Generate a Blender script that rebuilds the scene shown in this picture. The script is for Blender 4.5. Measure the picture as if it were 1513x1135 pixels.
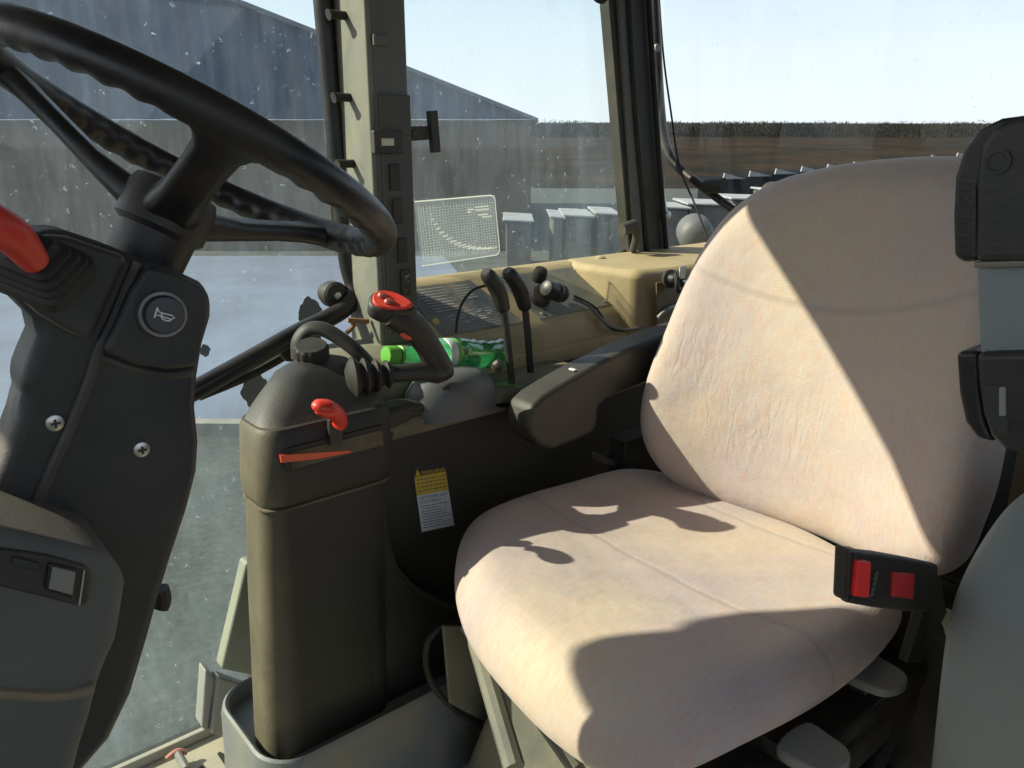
import bpy, math, random
import numpy as np
from mathutils import Vector, Matrix, noise as mnoise
R_ = math.radians
sc = bpy.context.scene
for o in list(bpy.data.objects): bpy.data.objects.remove(o)
# ------------------------------------------------------------------ camera, sky, sun, exposure
# World axes are the tractor's own: X to the rear, Y to its right side, Z up; origin at the photographer's eye.
FPX = 1177.0; HOR = 215.0
PITCH = math.atan((567.5-HOR)/FPX); cp, sp = math.cos(PITCH), math.sin(PITCH)
YAW = R_(50); ca, sa = math.cos(YAW), math.sin(YAW)
cam = bpy.data.cameras.new('camera'); camo = bpy.data.objects.new('camera', cam); sc.collection.objects.link(camo)
cam.sensor_width = 36; cam.lens = FPX/1513*36; cam.clip_start = .02; cam.clip_end = 3000
right = Vector((sa, -ca, 0)); fwd = Vector((ca*cp, sa*cp, -sp)); up = right.cross(fwd)
camo.matrix_world = Matrix(((right.x, up.x, -fwd.x, 0), (right.y, up.y, -fwd.y, 0), (right.z, up.z, -fwd.z, 0), (0, 0, 0, 1)))
cam.dof.use_dof = False
sc.camera = camo
SUN = Vector((-.77, .63, .72)).normalized()          # towards the sun
w = bpy.data.worlds.new('World'); sc.world = w; w.use_nodes = True
nt = w.node_tree; nt.nodes.clear()
sky = nt.nodes.new('ShaderNodeTexSky'); sky.sky_type = 'NISHITA'; sky.sun_disc = False
sky.sun_elevation = math.asin(SUN.z); sky.sun_rotation = math.atan2(SUN.x, SUN.y); sky.air_density = 1.0; sky.dust_density = 1.6
bg = nt.nodes.new('ShaderNodeBackground'); bg.inputs[1].default_value = .105
tc = nt.nodes.new('ShaderNodeTexCoord'); mp = nt.nodes.new('ShaderNodeMapping'); mp.inputs['Scale'].default_value = (1.2, 1.2, 7)
nz = nt.nodes.new('ShaderNodeTexNoise'); nz.inputs['Scale'].default_value = 1.6; nz.inputs['Detail'].default_value = 5
rp = nt.nodes.new('ShaderNodeValToRGB'); rp.color_ramp.elements[0].position = .3; rp.color_ramp.elements[1].position = .7
rp.color_ramp.elements[0].color = (.12, .12, .12, 1); rp.color_ramp.elements[1].color = (.80, .80, .80, 1)
mx = nt.nodes.new('ShaderNodeMixRGB'); mx.inputs[2].default_value = (5.0, 5.3, 5.7, 1)
ow = nt.nodes.new('ShaderNodeOutputWorld')
L = nt.links.new
L(tc.outputs['Generated'], mp.inputs[0]); L(mp.outputs[0], nz.inputs[0]); L(nz.outputs[0], rp.inputs[0]); sz = nt.nodes.new('ShaderNodeSeparateXYZ'); L(tc.outputs['Generated'], sz.inputs[0])
hz = nt.nodes.new('ShaderNodeMapRange'); hz.inputs[1].default_value = .0; hz.inputs[2].default_value = .22; hz.inputs[3].default_value = .92; hz.inputs[4].default_value = .30; L(sz.outputs['Z'], hz.inputs[0])
cm = nt.nodes.new('ShaderNodeMath'); cm.operation = 'MULTIPLY_ADD'; cm.inputs[1].default_value = .22; cm.use_clamp = True; L(rp.outputs[0], cm.inputs[0]); L(hz.outputs[0], cm.inputs[2])
L(cm.outputs[0], mx.inputs[0])
L(sky.outputs[0], mx.inputs[1]); L(mx.outputs[0], bg.inputs[0]); L(bg.outputs[0], ow.inputs[0])
sl = bpy.data.lights.new('sun', 'SUN'); sl.energy = 5; sl.angle = R_(.5); sl.color = (1, .91, .72)
so = bpy.data.objects.new('sun', sl); sc.collection.objects.link(so); so.rotation_euler = (-SUN).to_track_quat('-Z', 'Y').to_euler()
sc.view_settings.view_transform = 'Standard'; sc.view_settings.look = 'None'; sc.view_settings.exposure = .98; sc.view_settings.gamma = 1
sc.cycles.max_bounces = 10; sc.cycles.transparent_max_bounces = 24

# ------------------------------------------------------------------ helpers
GZ = -2.35                       # ground level below the eye
FH = Vector((ca, sa, 0))
def at(px, py, **k):             # a sight line met with a real plane of the cab (X=, Y=, Z=) or a distance ahead (F=)
    x = (px-756.5)/FPX; u = (567.5-py)/FPX; f = cp+u*sp
    r = Vector((sa*x+ca*f, -ca*x+sa*f, u*cp-sp))
    if 'X' in k: return r*(k['X']/r.x)
    if 'Y' in k: return r*(k['Y']/r.y)
    if 'Z' in k: return r*(k['Z']/r.z)
    return r*(k['F']/f)
def ats(pts, **k): return [at(a, b, **k) for a, b in pts]
WL = {}
def empty(name, loc, label, cat, group=None):
    o = bpy.data.objects.new(name, None); sc.collection.objects.link(o); o.location = loc; o.empty_display_size = .05
    o['label'] = label; o['category'] = cat
    if group: o['group'] = group
    WL[o.name] = Vector(loc); return o
def mesh(name, VF, mat, parent=None, bevel=0, seg=3, smooth=True, angle=35, sub=0, tag=None, kind=None, label=None, solid=0):
    V, F = VF; V = [Vector(v) for v in V]
    if parent is not None: off = WL[parent.name]
    else:
        xs = [v.x for v in V]; ys = [v.y for v in V]; zs = [v.z for v in V]
        off = Vector(((min(xs)+max(xs))/2, (min(ys)+max(ys))/2, min(zs)))
    me = bpy.data.meshes.new(name); me.from_pydata([v-off for v in V], [], F); me.validate()
    import bmesh
    bm = bmesh.new(); bm.from_mesh(me); bmesh.ops.recalc_face_normals(bm, faces=bm.faces); bm.to_mesh(me); bm.free()
    o = bpy.data.objects.new(name, me); sc.collection.objects.link(o)
    if parent is not None: o.parent = parent
    else: o.location = off
    WL[o.name] = off
    if isinstance(mat, (list, tuple)):
        for m in mat: me.materials.append(m)
    else: me.materials.append(mat)
    if smooth:
        for p in me.polygons: p.use_smooth = True
        if not bevel and not sub: me.set_sharp_from_angle(angle=R_(angle))
    if solid:
        s = o.modifiers.new('sol', 'SOLIDIFY'); s.thickness = solid; s.offset = 0
    if bevel:
        b = o.modifiers.new('bev', 'BEVEL'); b.width = bevel; b.segments = seg; b.limit_method = 'ANGLE'; b.angle_limit = R_(32); b.harden_normals = smooth
    if sub:
        s = o.modifiers.new('sub', 'SUBSURF'); s.levels = sub; s.render_levels = sub
    if tag:
        o['label'] = tag[0]; o['category'] = tag[1]
        if len(tag) > 2: o['group'] = tag[2]
    if kind: o['kind'] = kind
    if label: o['label'] = label
    return o
def merge(parts):
    V = []; F = []
    for v, f in parts:
        n = len(V); V += list(v); F += [tuple(i+n for i in q) for q in f]
    return V, F
def catmull(P, n=6, closed=False):
    P = [Vector(p) for p in P]; out = []; m = len(P)
    for i in range(m if closed else m-1):
        if closed: a, b, c, d = P[i-1], P[i], P[(i+1) % m], P[(i+2) % m]
        else: a, b, c, d = P[max(i-1, 0)], P[i], P[i+1], P[min(i+2, m-1)]
        for k in range(n):
            t = k/n
            out.append(.5*((2*b)+(-a+c)*t+(2*a-5*b+4*c-d)*t*t+(-a+3*b-3*c+d)*t**3))
    if not closed: out.append(P[-1])
    return out
def slab(P, vec, curve=0):
    if curve: P = catmull(P, curve, True)
    P = [Vector(p) for p in P]; vec = Vector(vec); n = len(P)
    V = P+[p+vec for p in P]
    F = [tuple(range(n)), tuple(range(2*n-1, n-1, -1))]+[(i, (i+1) % n, n+(i+1) % n, n+i) for i in range(n)]
    return V, F
def tube(P, r, seg=12, n=5, closed=False, cap=True, flat=1.0, upv=None):
    rr = r if isinstance(r, (list, tuple)) else [r]*len(P)
    Q = catmull(P, n, closed); m = len(Q); RR = []
    for i in range(m):
        t = i/n; j = int(t); f = t-j
        RR.append(rr[j % len(rr)]*(1-f)+rr[(j+1) % len(rr) if closed else min(j+1, len(rr)-1)]*f)
    V = []; F = []; prev = None
    for i in range(m):
        a = Q[i-1] if (closed or i) else Q[i]; b = Q[(i+1) % m] if (closed or i < m-1) else Q[i]
        t = (b-a).normalized()
        if prev is None:
            ref = Vector(upv) if upv else (Vector((0, 0, 1)) if abs(t.z) < .9 else Vector((1, 0, 0)))
        else: ref = prev
        u = (ref-t*ref.dot(t)).normalized(); prev = u; v = t.cross(u)
        for k in range(seg):
            an = 2*math.pi*k/seg; V.append(Q[i]+RR[i]*(math.cos(an)*u*flat+math.sin(an)*v))
    for i in range(m if closed else m-1):
        for k in range(seg):
            a = i*seg; b = ((i+1) % m)*seg; F.append((a+k, a+(k+1) % seg, b+(k+1) % seg, b+k))
    if not closed and cap:
        F.append(tuple(range(seg))[::-1]); F.append(tuple((m-1)*seg+k for k in range(seg)))
    return V, F
def frame(axis, ref=None):
    z = Vector(axis).normalized(); ref = Vector(ref) if ref else (Vector((0, 0, 1)) if abs(z.z) < .9 else Vector((1, 0, 0)))
    x = ref.cross(z).normalized(); return x, z.cross(x), z
def lathe(prof, c, axis, seg=32):
    x, y, z = frame(axis); c = Vector(c); V = []; F = []
    for r, h in prof:
        for k in range(seg):
            a = 2*math.pi*k/seg; V.append(c+z*h+x*(r*math.cos(a))+y*(r*math.sin(a)))
    for i in range(len(prof)-1):
        for k in range(seg): F.append((i*seg+k, i*seg+(k+1) % seg, (i+1)*seg+(k+1) % seg, (i+1)*seg+k))
    F.append(tuple(range(seg))[::-1]); n = (len(prof)-1)*seg; F.append(tuple(n+k for k in range(seg)))
    return V, F
def box(c, s, ax=None):
    ex, ey, ez = ax or (Vector((1, 0, 0)), Vector((0, 1, 0)), Vector((0, 0, 1)))
    c = Vector(c); V = [c+ex*(i*s[0]/2)+ey*(j*s[1]/2)+ez*(k*s[2]/2) for i in (-1, 1) for j in (-1, 1) for k in (-1, 1)]
    return V, [(0, 1, 3, 2), (4, 6, 7, 5), (0, 4, 5, 1), (2, 3, 7, 6), (0, 2, 6, 4), (1, 5, 7, 3)]
def rrect(cx, cy, hx, hy, r, n=6):
    r = min(r, hx*.98, hy*.98); out = []
    for sx, sy, a0 in ((1, 1, 0), (-1, 1, 90), (-1, -1, 180), (1, -1, 270)):
        for k in range(n+1):
            a = R_(a0+90*k/n); out.append((cx+sx*(hx-r)+r*math.cos(a), cy+sy*(hy-r)+r*math.sin(a)))
    return out
def loft(rings, cap=True):
    n = len(rings[0]); V = [v for r in rings for v in r]; F = []
    for i in range(len(rings)-1):
        for k in range(n): F.append((i*n+k, i*n+(k+1) % n, (i+1)*n+(k+1) % n, (i+1)*n+k))
    if cap: F.append(tuple(range(n))[::-1]); F.append(tuple((len(rings)-1)*n+k for k in range(n)))
    return V, F
def text(name, s, size, org, xd, yd, mat, parent, ext=.0003):
    cu = bpy.data.curves.new('t', 'FONT'); cu.body = s; cu.size = size; cu.extrude = ext; cu.resolution_u = 3
    to = bpy.data.objects.new('t', cu); sc.collection.objects.link(to)
    dg = bpy.context.evaluated_depsgraph_get(); me = bpy.data.meshes.new_from_object(to.evaluated_get(dg))
    xd = Vector(xd).normalized(); yd = Vector(yd).normalized(); zd = xd.cross(yd)
    V = [Vector(org)+xd*v.co.x+yd*v.co.y+zd*v.co.z for v in me.vertices]; F = [tuple(p.vertices) for p in me.polygons]
    bpy.data.objects.remove(to); bpy.data.curves.remove(cu)
    return mesh(name, (V, F), mat, parent, smooth=False)

# ------------------------------------------------------------------ materials
def mat(name, col, rough=.5, dust=None, amt=.4, scale=9, bump=.15, bscale=180, spec=.5, metal=0, wear=0, edge=1, sheen=0, coat=0, lo=.38, hi=.72):
    m = bpy.data.materials.new(name); m.use_nodes = True; t = m.node_tree; N = t.nodes; K = t.links.new
    p = N['Principled BSDF']; p.inputs['Roughness'].default_value = rough; p.inputs['Metallic'].default_value = metal
    p.inputs['Specular IOR Level'].default_value = spec; p.inputs['Base Color'].default_value = (*col, 1)
    if sheen: p.inputs['Sheen Weight'].default_value = sheen; p.inputs['Sheen Roughness'].default_value = .4
    if coat: p.inputs['Coat Weight'].default_value = coat; p.inputs['Coat Roughness'].default_value = .15
    tc = N.new('ShaderNodeTexCoord')
    if dust:
        n1 = N.new('ShaderNodeTexNoise'); n1.inputs['Scale'].default_value = scale; n1.inputs['Detail'].default_value = 9; n1.inputs['Roughness'].default_value = .62; n1.inputs['Distortion'].default_value = .4
        r1 = N.new('ShaderNodeMapRange'); r1.inputs[1].default_value = lo; r1.inputs[2].default_value = hi; r1.inputs[4].default_value = amt
        mx = N.new('ShaderNodeMixRGB'); mx.inputs[1].default_value = (*col, 1); mx.inputs[2].default_value = (*dust, 1)
        K(tc.outputs['Object'], n1.inputs[0]); K(n1.outputs[0], r1.inputs[0]); K(r1.outputs[0], mx.inputs[0]); K(mx.outputs[0], p.inputs['Base Color'])
        r2 = N.new('ShaderNodeMapRange'); r2.inputs[1].default_value = lo; r2.inputs[2].default_value = hi; r2.inputs[3].default_value = rough; r2.inputs[4].default_value = min(1, rough+.3)
        K(n1.outputs[0], r2.inputs[0]); K(r2.outputs[0], p.inputs['Roughness'])
    if wear:
        ge = N.new('ShaderNodeNewGeometry'); rr = N.new('ShaderNodeMapRange'); rr.inputs[1].default_value = .525; rr.inputs[2].default_value = .62; rr.inputs[4].default_value = wear*edge
        nn = N.new('ShaderNodeTexNoise'); nn.inputs['Scale'].default_value = 24; nn.inputs['Detail'].default_value = 6; nr_ = N.new('ShaderNodeMapRange'); nr_.inputs[1].default_value = .38; nr_.inputs[2].default_value = .6
        mu = N.new('ShaderNodeMath'); mu.operation = 'MULTIPLY'; mw = N.new('ShaderNodeMixRGB'); mw.inputs[2].default_value = (*[min(.6, c*1.25) for c in (dust or (.3, .25, .16))], 1)
        K(ge.outputs['Pointiness'], rr.inputs[0]); K(tc.outputs['Object'], nn.inputs[0]); K(nn.outputs[0], nr_.inputs[0]); K(rr.outputs[0], mu.inputs[0]); K(nr_.outputs[0], mu.inputs[1]); K(mu.outputs[0], mw.inputs[0])
        K(p.inputs['Base Color'].links[0].from_socket, mw.inputs[1]); K(mw.outputs[0], p.inputs['Base Color'])
        # fine scuffs and dust streaks
        n5 = N.new('ShaderNodeTexNoise'); n5.inputs['Scale'].default_value = 3.0; n5.inputs['Detail'].default_value = 14; n5.inputs['Roughness'].default_value = .78; n5.inputs['Distortion'].default_value = 1.5
        r5 = N.new('ShaderNodeMapRange'); r5.inputs[1].default_value = .56; r5.inputs[2].default_value = .72; r5.inputs[4].default_value = .16*wear
        m5 = N.new('ShaderNodeMixRGB'); m5.inputs[2].default_value = (*(dust or (.3, .25, .16)), 1)
        K(tc.outputs['Object'], n5.inputs[0]); K(n5.outputs[0], r5.inputs[0]); K(r5.outputs[0], m5.inputs[0]); K(mw.outputs[0], m5.inputs[1]); K(m5.outputs[0], p.inputs['Base Color'])
    if bump:
        n2 = N.new('ShaderNodeTexNoise'); n2.inputs['Scale'].default_value = bscale; n2.inputs['Detail'].default_value = 4
        b = N.new('ShaderNodeBump'); b.inputs['Strength'].default_value = bump; b.inputs['Distance'].default_value = .002
        K(tc.outputs['Object'], n2.inputs[0]); K(n2.outputs[0], b.inputs['Height']); K(b.outputs[0], p.inputs['Normal'])
    return m
DUST = (.30, .24, .15)
M_blk = mat('black plastic', (.013, .013, .014), .40, DUST, .10, 7, wear=.4, edge=.4)
M_rim = mat('steering wheel plastic', (.010, .010, .011), .30, (.07, .05, .035), .30, 12, .12, 320)
M_rub = mat('rubber', (.010, .010, .010), .6, DUST, .12, 14)
M_col = mat('column cover', (.016, .017, .020), .42, (.26, .22, .15), .15, 5, .2, 420, wear=.8, edge=.5)
M_con = mat('console plastic', (.027, .026, .020), .5, (.18, .15, .10), .10, 4, .2, 380, wear=.45, edge=0)
M_dash = mat('dash side grey', (.080, .082, .076), .6, (.22, .195, .14), .35, 5, .1, 300, wear=.6)
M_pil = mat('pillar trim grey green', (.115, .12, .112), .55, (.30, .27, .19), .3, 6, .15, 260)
M_pild = mat('dark pillar trim', (.035, .035, .029), .55, (.2, .17, .11), .25, 6, .15, 260)
M_tan = mat('tan dusty side panel', (.40, .31, .17), .62, (.20, .15, .08), .55, 7, .2, 240)
M_tand = mat('dusty brown panel', (.16, .125, .075), .65, (.30, .24, .15), .4, 8, .2, 240)
M_decal = mat('decal sheet', (.055, .062, .072), .38, (.36, .31, .22), .55, 10, .05, 200)
M_line = mat('decal print', (.36, .37, .36), .5, bump=0)
M_white = mat('white paint', (.78, .79, .77), .5, (.45, .43, .38), .3, 12, .05)
M_lab = mat('label white', (.62, .66, .70), .45, (.4, .38, .33), .25, 60, 0)
M_yel = mat('label yellow', (.62, .42, .03), .45, (.35, .25, .08), .35, 60, 0)
M_ink = mat('label ink', (.03, .03, .03), .6, bump=0)
M_inkb = mat('label ink grey', (.12, .13, .17), .6, bump=0)
M_red = mat('red plastic', (.62, .035, .02), .33, (.35, .12, .07), .25, 20, .05)
M_ora = mat('orange red plastic', (.70, .09, .03), .38, (.40, .18, .10), .35, 20, .05)
M_ylk = mat('yellow knob', (.55, .35, .03), .4, DUST, .3, 30, 0)
M_floor = mat('floor mat grey', (.34, .33, .27), .7, (.50, .40, .24), .6, 8, .25, 160)
M_curb = mat('floor curb plastic', (.13, .145, .155), .5, (.24, .21, .14), .75, 7, .2, 150)
M_steel = mat('zinc steel', (.55, .54, .50), .32, (.30, .25, .18), .4, 40, .1, metal=.9)
M_strut = mat('strut grey', (.20, .20, .18), .35, DUST, .3, 20, .05, metal=.4)
M_arm = mat('armrest plastic', (.026, .024, .021), .40, (.20, .175, .13), .16, 5, .2, 340, wear=.6, edge=.25)
M_dome = mat('grey dome', (.080, .085, .095), .34, (.24, .22, .17), .3, 9, .1)
M_susp = mat('suspension paint', (.12, .12, .10), .5, (.30, .25, .16), .45, 10, .15)
M_hndl = mat('grey handle', (.22, .22, .20), .5, (.3, .26, .2), .35, 12, .15)
M_web = mat('belt webbing', (.20, .225, .23), .7, (.3, .3, .28), .3, 14, .4, 700)
M_fend = mat('fender cover', (.19, .21, .205), .75, (.22, .205, .155), .45, 4, .35, 240)
M_roof = mat('roof', (.25, .24, .2), .6)
def fabric(kind):
    m = mat('seat fabric', (.465, .388, .385), .85, (.58, .475, .315), .8, 3.2, 0, sheen=.25, spec=.2, lo=.35, hi=.7)
    t = m.node_tree; N = t.nodes; K = t.links.new; p = N['Principled BSDF']; tc = N['Texture Coordinate']
    a = N.new('ShaderNodeTexWave'); a.inputs['Scale'].default_value = 210; a.inputs['Distortion'].default_value = 4; a.bands_direction = 'Y'; a.inputs['Detail'].default_value = 2
    b = N.new('ShaderNodeTexWave'); b.inputs['Scale'].default_value = 95; b.inputs['Distortion'].default_value = 2; b.bands_direction = 'Z'
    n = N.new('ShaderNodeTexNoise'); n.inputs['Scale'].default_value = 260; n.inputs['Detail'].default_value = 3
    n3 = N.new('ShaderNodeTexNoise'); n3.inputs['Scale'].default_value = 14; n3.inputs['Detail'].default_value = 5
    s1 = N.new('ShaderNodeMath'); s1.operation = 'ADD'; s2 = N.new('ShaderNodeMath'); s2.operation = 'ADD'
    bu = N.new('ShaderNodeBump'); bu.inputs['Strength'].default_value = .2; bu.inputs['Distance'].default_value = .0012
    b2 = N.new('ShaderNodeBump'); b2.inputs['Strength'].default_value = .35; b2.inputs['Distance'].default_value = .012
    for q in (a, b, n, n3): K(tc.outputs['Object'], q.inputs[0])
    K(a.outputs[1], s1.inputs[0]); K(b.outputs[1], s1.inputs[1]); K(s1.outputs[0], s2.inputs[0]); K(n.outputs[0], s2.inputs[1])
    K(s2.outputs[0], bu.inputs['Height']); K(n3.outputs[0], b2.inputs['Height']); 
    pk = N.new('ShaderNodeTexNoise'); pk.inputs['Scale'].default_value = 42; pk.inputs['Detail'].default_value = 4; pk.inputs['Distortion'].default_value = 1.2
    pm = N.new('ShaderNodeMapping'); pm.inputs['Scale'].default_value = (1, 1.6, .45); K(tc.outputs['Object'], pm.inputs[0]); K(pm.outputs[0], pk.inputs[0])
    pn2 = N.new('ShaderNodeTexNoise'); pn2.inputs['Scale'].default_value = 4.5; pr = N.new('ShaderNodeMapRange'); pr.inputs[1].default_value = .48; pr.inputs[2].default_value = .66; K(tc.outputs['Object'], pn2.inputs[0]); K(pn2.outputs[0], pr.inputs[0])
    px_ = N.new('ShaderNodeMath'); px_.operation = 'MULTIPLY'; K(pk.outputs[0], px_.inputs[0]); K(pr.outputs[0], px_.inputs[1])
    b3 = N.new('ShaderNodeBump'); b3.inputs['Strength'].default_value = .10 if kind == 'cushion' else .35; b3.inputs['Distance'].default_value = .006; K(px_.outputs[0], b3.inputs['Height']); K(b2.outputs[0], b3.inputs['Normal'])
    K(b3.outputs[0], bu.inputs['Normal']); K(bu.outputs[0], p.inputs['Normal'])
    # coloured flecks of the knit: pinkish, bluish
    src = p.inputs['Base Color'].links[0].from_socket
    fl = N.new('ShaderNodeTexNoise'); fl.inputs['Scale'].default_value = 55; fl.inputs['Detail'].default_value = 3
    mpp = N.new('ShaderNodeMapping'); mpp.inputs['Scale'].default_value = (1, 4.5, .9); K(tc.outputs['Object'], mpp.inputs[0]); K(mpp.outputs[0], fl.inputs[0])
    r = N.new('ShaderNodeValToRGB'); r.color_ramp.elements[0].position = .35; r.color_ramp.elements[0].color = (.95, .80, .76, 1)
    r.color_ramp.elements[1].position = .65; r.color_ramp.elements[1].color = (.88, .94, 1.0, 1)
    mm = N.new('ShaderNodeMixRGB'); mm.blend_type = 'MULTIPLY'; mm.inputs[0].default_value = .7
    K(fl.outputs[0], r.inputs[0]); K(src, mm.inputs[1]); K(r.outputs[0], mm.inputs[2])
    # sewn seams: thin grooves, coloured a little darker than the cloth
    sp3 = N.new('ShaderNodeSeparateXYZ'); K(tc.outputs['Object'], sp3.inputs[0])
    def M2(op, x, y=None):
        q = N.new('ShaderNodeMath'); q.operation = op
        for i, v_ in enumerate((x, y)):
            if v_ is None: continue
            if isinstance(v_, (int, float)): q.inputs[i].default_value = v_
            else: K(v_, q.inputs[i])
        return q.outputs[0]
    if kind == 'cushion':
        wob = M2('MULTIPLY', n3.outputs[0], .02)
        xx = M2('ADD', sp3.outputs['X'], wob); d = M2('MINIMUM', M2('ABSOLUTE', M2('SUBTRACT', xx, .0)), M2('ABSOLUTE', M2('SUBTRACT', xx, .232)))
    else:
        yy = M2('MULTIPLY', sp3.outputs['Y'], sp3.outputs['Y']); zz = M2('SUBTRACT', sp3.outputs['Z'], M2('ADD', M2('MULTIPLY', yy, 1.1), .772)); d = M2('ABSOLUTE', zz)
    g1 = N.new('ShaderNodeMapRange'); g1.inputs[1].default_value = .0; g1.inputs[2].default_value = .009; g1.inputs[3].default_value = 1; g1.inputs[4].default_value = 0; g1.interpolation_type = 'SMOOTHSTEP'; K(d, g1.inputs[0])
    sb = N.new('ShaderNodeBump'); sb.invert = True; sb.inputs['Strength'].default_value = .35; sb.inputs['Distance'].default_value = .003; K(g1.outputs[0], sb.inputs['Height']); K(bu.outputs[0], sb.inputs['Normal']); K(sb.outputs[0], p.inputs['Normal'])
    ms_ = N.new('ShaderNodeMixRGB'); ms_.inputs[2].default_value = (.33, .27, .26, 1); K(M2('MULTIPLY', g1.outputs[0], .4), ms_.inputs[0]); K(mm.outputs[0], ms_.inputs[1]); K(ms_.outputs[0], p.inputs['Base Color'])
    return m
M_fab = fabric('cushion'); M_fab2 = fabric('backrest')
def glassmat(name, base=.10, amp=.25, speck=1.0, strk=.10, tint=(.93, .97, .96)):
    m = bpy.data.materials.new(name); m.use_nodes = True; t = m.node_tree; N = t.nodes; K = t.links.new; N.clear()
    out = N.new('ShaderNodeOutputMaterial'); tr = N.new('ShaderNodeBsdfTransparent'); tr.inputs[0].default_value = (*tint, 1)
    df = N.new('ShaderNodeBsdfDiffuse'); df.inputs[0].default_value = (.54, .62, .70, 1); tl = N.new('ShaderNodeBsdfTranslucent'); tl.inputs[0].default_value = (.52, .63, .76, 1)  # dust on the pane, tinted blue to stand for scattered skylight
    md = N.new('ShaderNodeMixShader'); md.inputs[0].default_value = .6; K(df.outputs[0], md.inputs[1]); K(tl.outputs[0], md.inputs[2])
    gl = N.new('ShaderNodeBsdfGlossy'); gl.inputs['Roughness'].default_value = .03
    lw = N.new('ShaderNodeLayerWeight'); lw.inputs[0].default_value = .5; pw = N.new('ShaderNodeMath'); pw.operation = 'POWER'; pw.inputs[1].default_value = 4; K(lw.outputs['Facing'], pw.inputs[0])
    fr = N.new('ShaderNodeMath'); fr.operation = 'MULTIPLY_ADD'; fr.inputs[1].default_value = .6; fr.inputs[2].default_value = .025; K(pw.outputs[0], fr.inputs[0])
    tc = N.new('ShaderNodeTexCoord')
    n = N.new('ShaderNodeTexNoise'); n.inputs['Scale'].default_value = 5; n.inputs['Detail'].default_value = 8; n.inputs['Roughness'].default_value = .65
    mp = N.new('ShaderNodeMapping'); mp.inputs['Scale'].default_value = (1.6, 1.6, .8); K(tc.outputs['Object'], mp.inputs[0]); K(mp.outputs[0], n.inputs[0])
    mr = N.new('ShaderNodeMapRange'); mr.inputs[1].default_value = .35; mr.inputs[2].default_value = .75; mr.inputs[3].default_value = base; mr.inputs[4].default_value = base+amp
    K(n.outputs[0], mr.inputs[0])
    st = N.new('ShaderNodeTexNoise'); st.inputs['Scale'].default_value = 26; st.inputs['Detail'].default_value = 6; st.inputs['Roughness'].default_value = .75
    mp2 = N.new('ShaderNodeMapping'); mp2.inputs['Scale'].default_value = (1.6, 1.6, .3); K(tc.outputs['Object'], mp2.inputs[0]); K(mp2.outputs[0], st.inputs[0])
    ms = N.new('ShaderNodeMapRange'); ms.inputs[1].default_value = .5; ms.inputs[2].default_value = .8; ms.inputs[4].default_value = strk; K(st.outputs[0], ms.inputs[0])
    ad = N.new('ShaderNodeMath'); ad.operation = 'ADD'; K(mr.outputs[0], ad.inputs[0]); K(ms.outputs[0], ad.inputs[1])
    last = ad
    for scl, th, am in ((75, .16, .34*speck), (34, .09, .5*speck), (150, .2, .25*speck)):
        vo = N.new('ShaderNodeTexVoronoi'); vo.inputs['Scale'].default_value = scl; wn_ = N.new('ShaderNodeTexNoise'); wn_.inputs['Scale'].default_value = 190; wn_.inputs['Detail'].default_value = 3
        va = N.new('ShaderNodeVectorMath'); va.operation = 'MULTIPLY_ADD'; va.inputs[1].default_value = (.022, .022, .022); K(wn_.outputs['Color'], va.inputs[0]); K(tc.outputs['Object'], va.inputs[2]); K(tc.outputs['Object'], wn_.inputs[0]); K(va.outputs[0], vo.inputs[0])
        # only some cells carry a fleck
        lt = N.new('ShaderNodeMath'); lt.operation = 'LESS_THAN'; lt.inputs[1].default_value = th; K(vo.outputs['Distance'], lt.inputs[0])
        sx = N.new('ShaderNodeSeparateColor'); K(vo.outputs['Color'], sx.inputs[0])
        gt = N.new('ShaderNodeMath'); gt.operation = 'GREATER_THAN'; gt.inputs[1].default_value = .90; K(sx.outputs[0], gt.inputs[0])
        mu = N.new('ShaderNodeMath'); mu.operation = 'MULTIPLY'; K(lt.outputs[0], mu.inputs[0]); K(gt.outputs[0], mu.inputs[1])
        m2 = N.new('ShaderNodeMath'); m2.operation = 'MULTIPLY'; m2.inputs[1].default_value = am; K(mu.outputs[0], m2.inputs[0])
        a2 = N.new('ShaderNodeMath'); a2.operation = 'ADD'; K(last.outputs[0], a2.inputs[0]); K(m2.outputs[0], a2.inputs[1]); last = a2
    last.use_clamp = True
    mg = N.new('ShaderNodeMixShader'); K(fr.outputs[0], mg.inputs[0]); K(tr.outputs[0], mg.inputs[1]); K(gl.outputs[0], mg.inputs[2])
    mf = N.new('ShaderNodeMixShader'); K(last.outputs[0], mf.inputs[0]); K(mg.outputs[0], mf.inputs[1]); K(md.outputs[0], mf.inputs[2]); K(mf.outputs[0], out.inputs[0])
    return m
M_glass = glassmat('dusty glass', .022, .075, strk=.06)
M_glass2 = glassmat('rear glass', .015, .03, .4, .012)
def film(name, col, fac):
    m = bpy.data.materials.new(name); m.use_nodes = True; t = m.node_tree; N = t.nodes; K = t.links.new; N.clear()
    out = N.new('ShaderNodeOutputMaterial'); tr = N.new('ShaderNodeBsdfTransparent'); df = N.new('ShaderNodeBsdfDiffuse'); df.inputs[0].default_value = (*col, 1)
    tl = N.new('ShaderNodeBsdfTranslucent'); tl.inputs[0].default_value = (*col, 1); md = N.new('ShaderNodeMixShader'); K(df.outputs[0], md.inputs[1]); K(tl.outputs[0], md.inputs[2])
    mf = N.new('ShaderNodeMixShader'); mf.inputs[0].default_value = fac; K(tr.outputs[0], mf.inputs[1]); K(md.outputs[0], mf.inputs[2]); K(mf.outputs[0], out.inputs[0])
    return m
M_film = film('chart film', (.55, .6, .62), .16)
M_chart = film('chart print', (.92, .92, .82), .95)
M_resid = mat('sticker residue', (.16, .18, .20), .8, (.22, .25, .27), .8, 60, .3)
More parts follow.
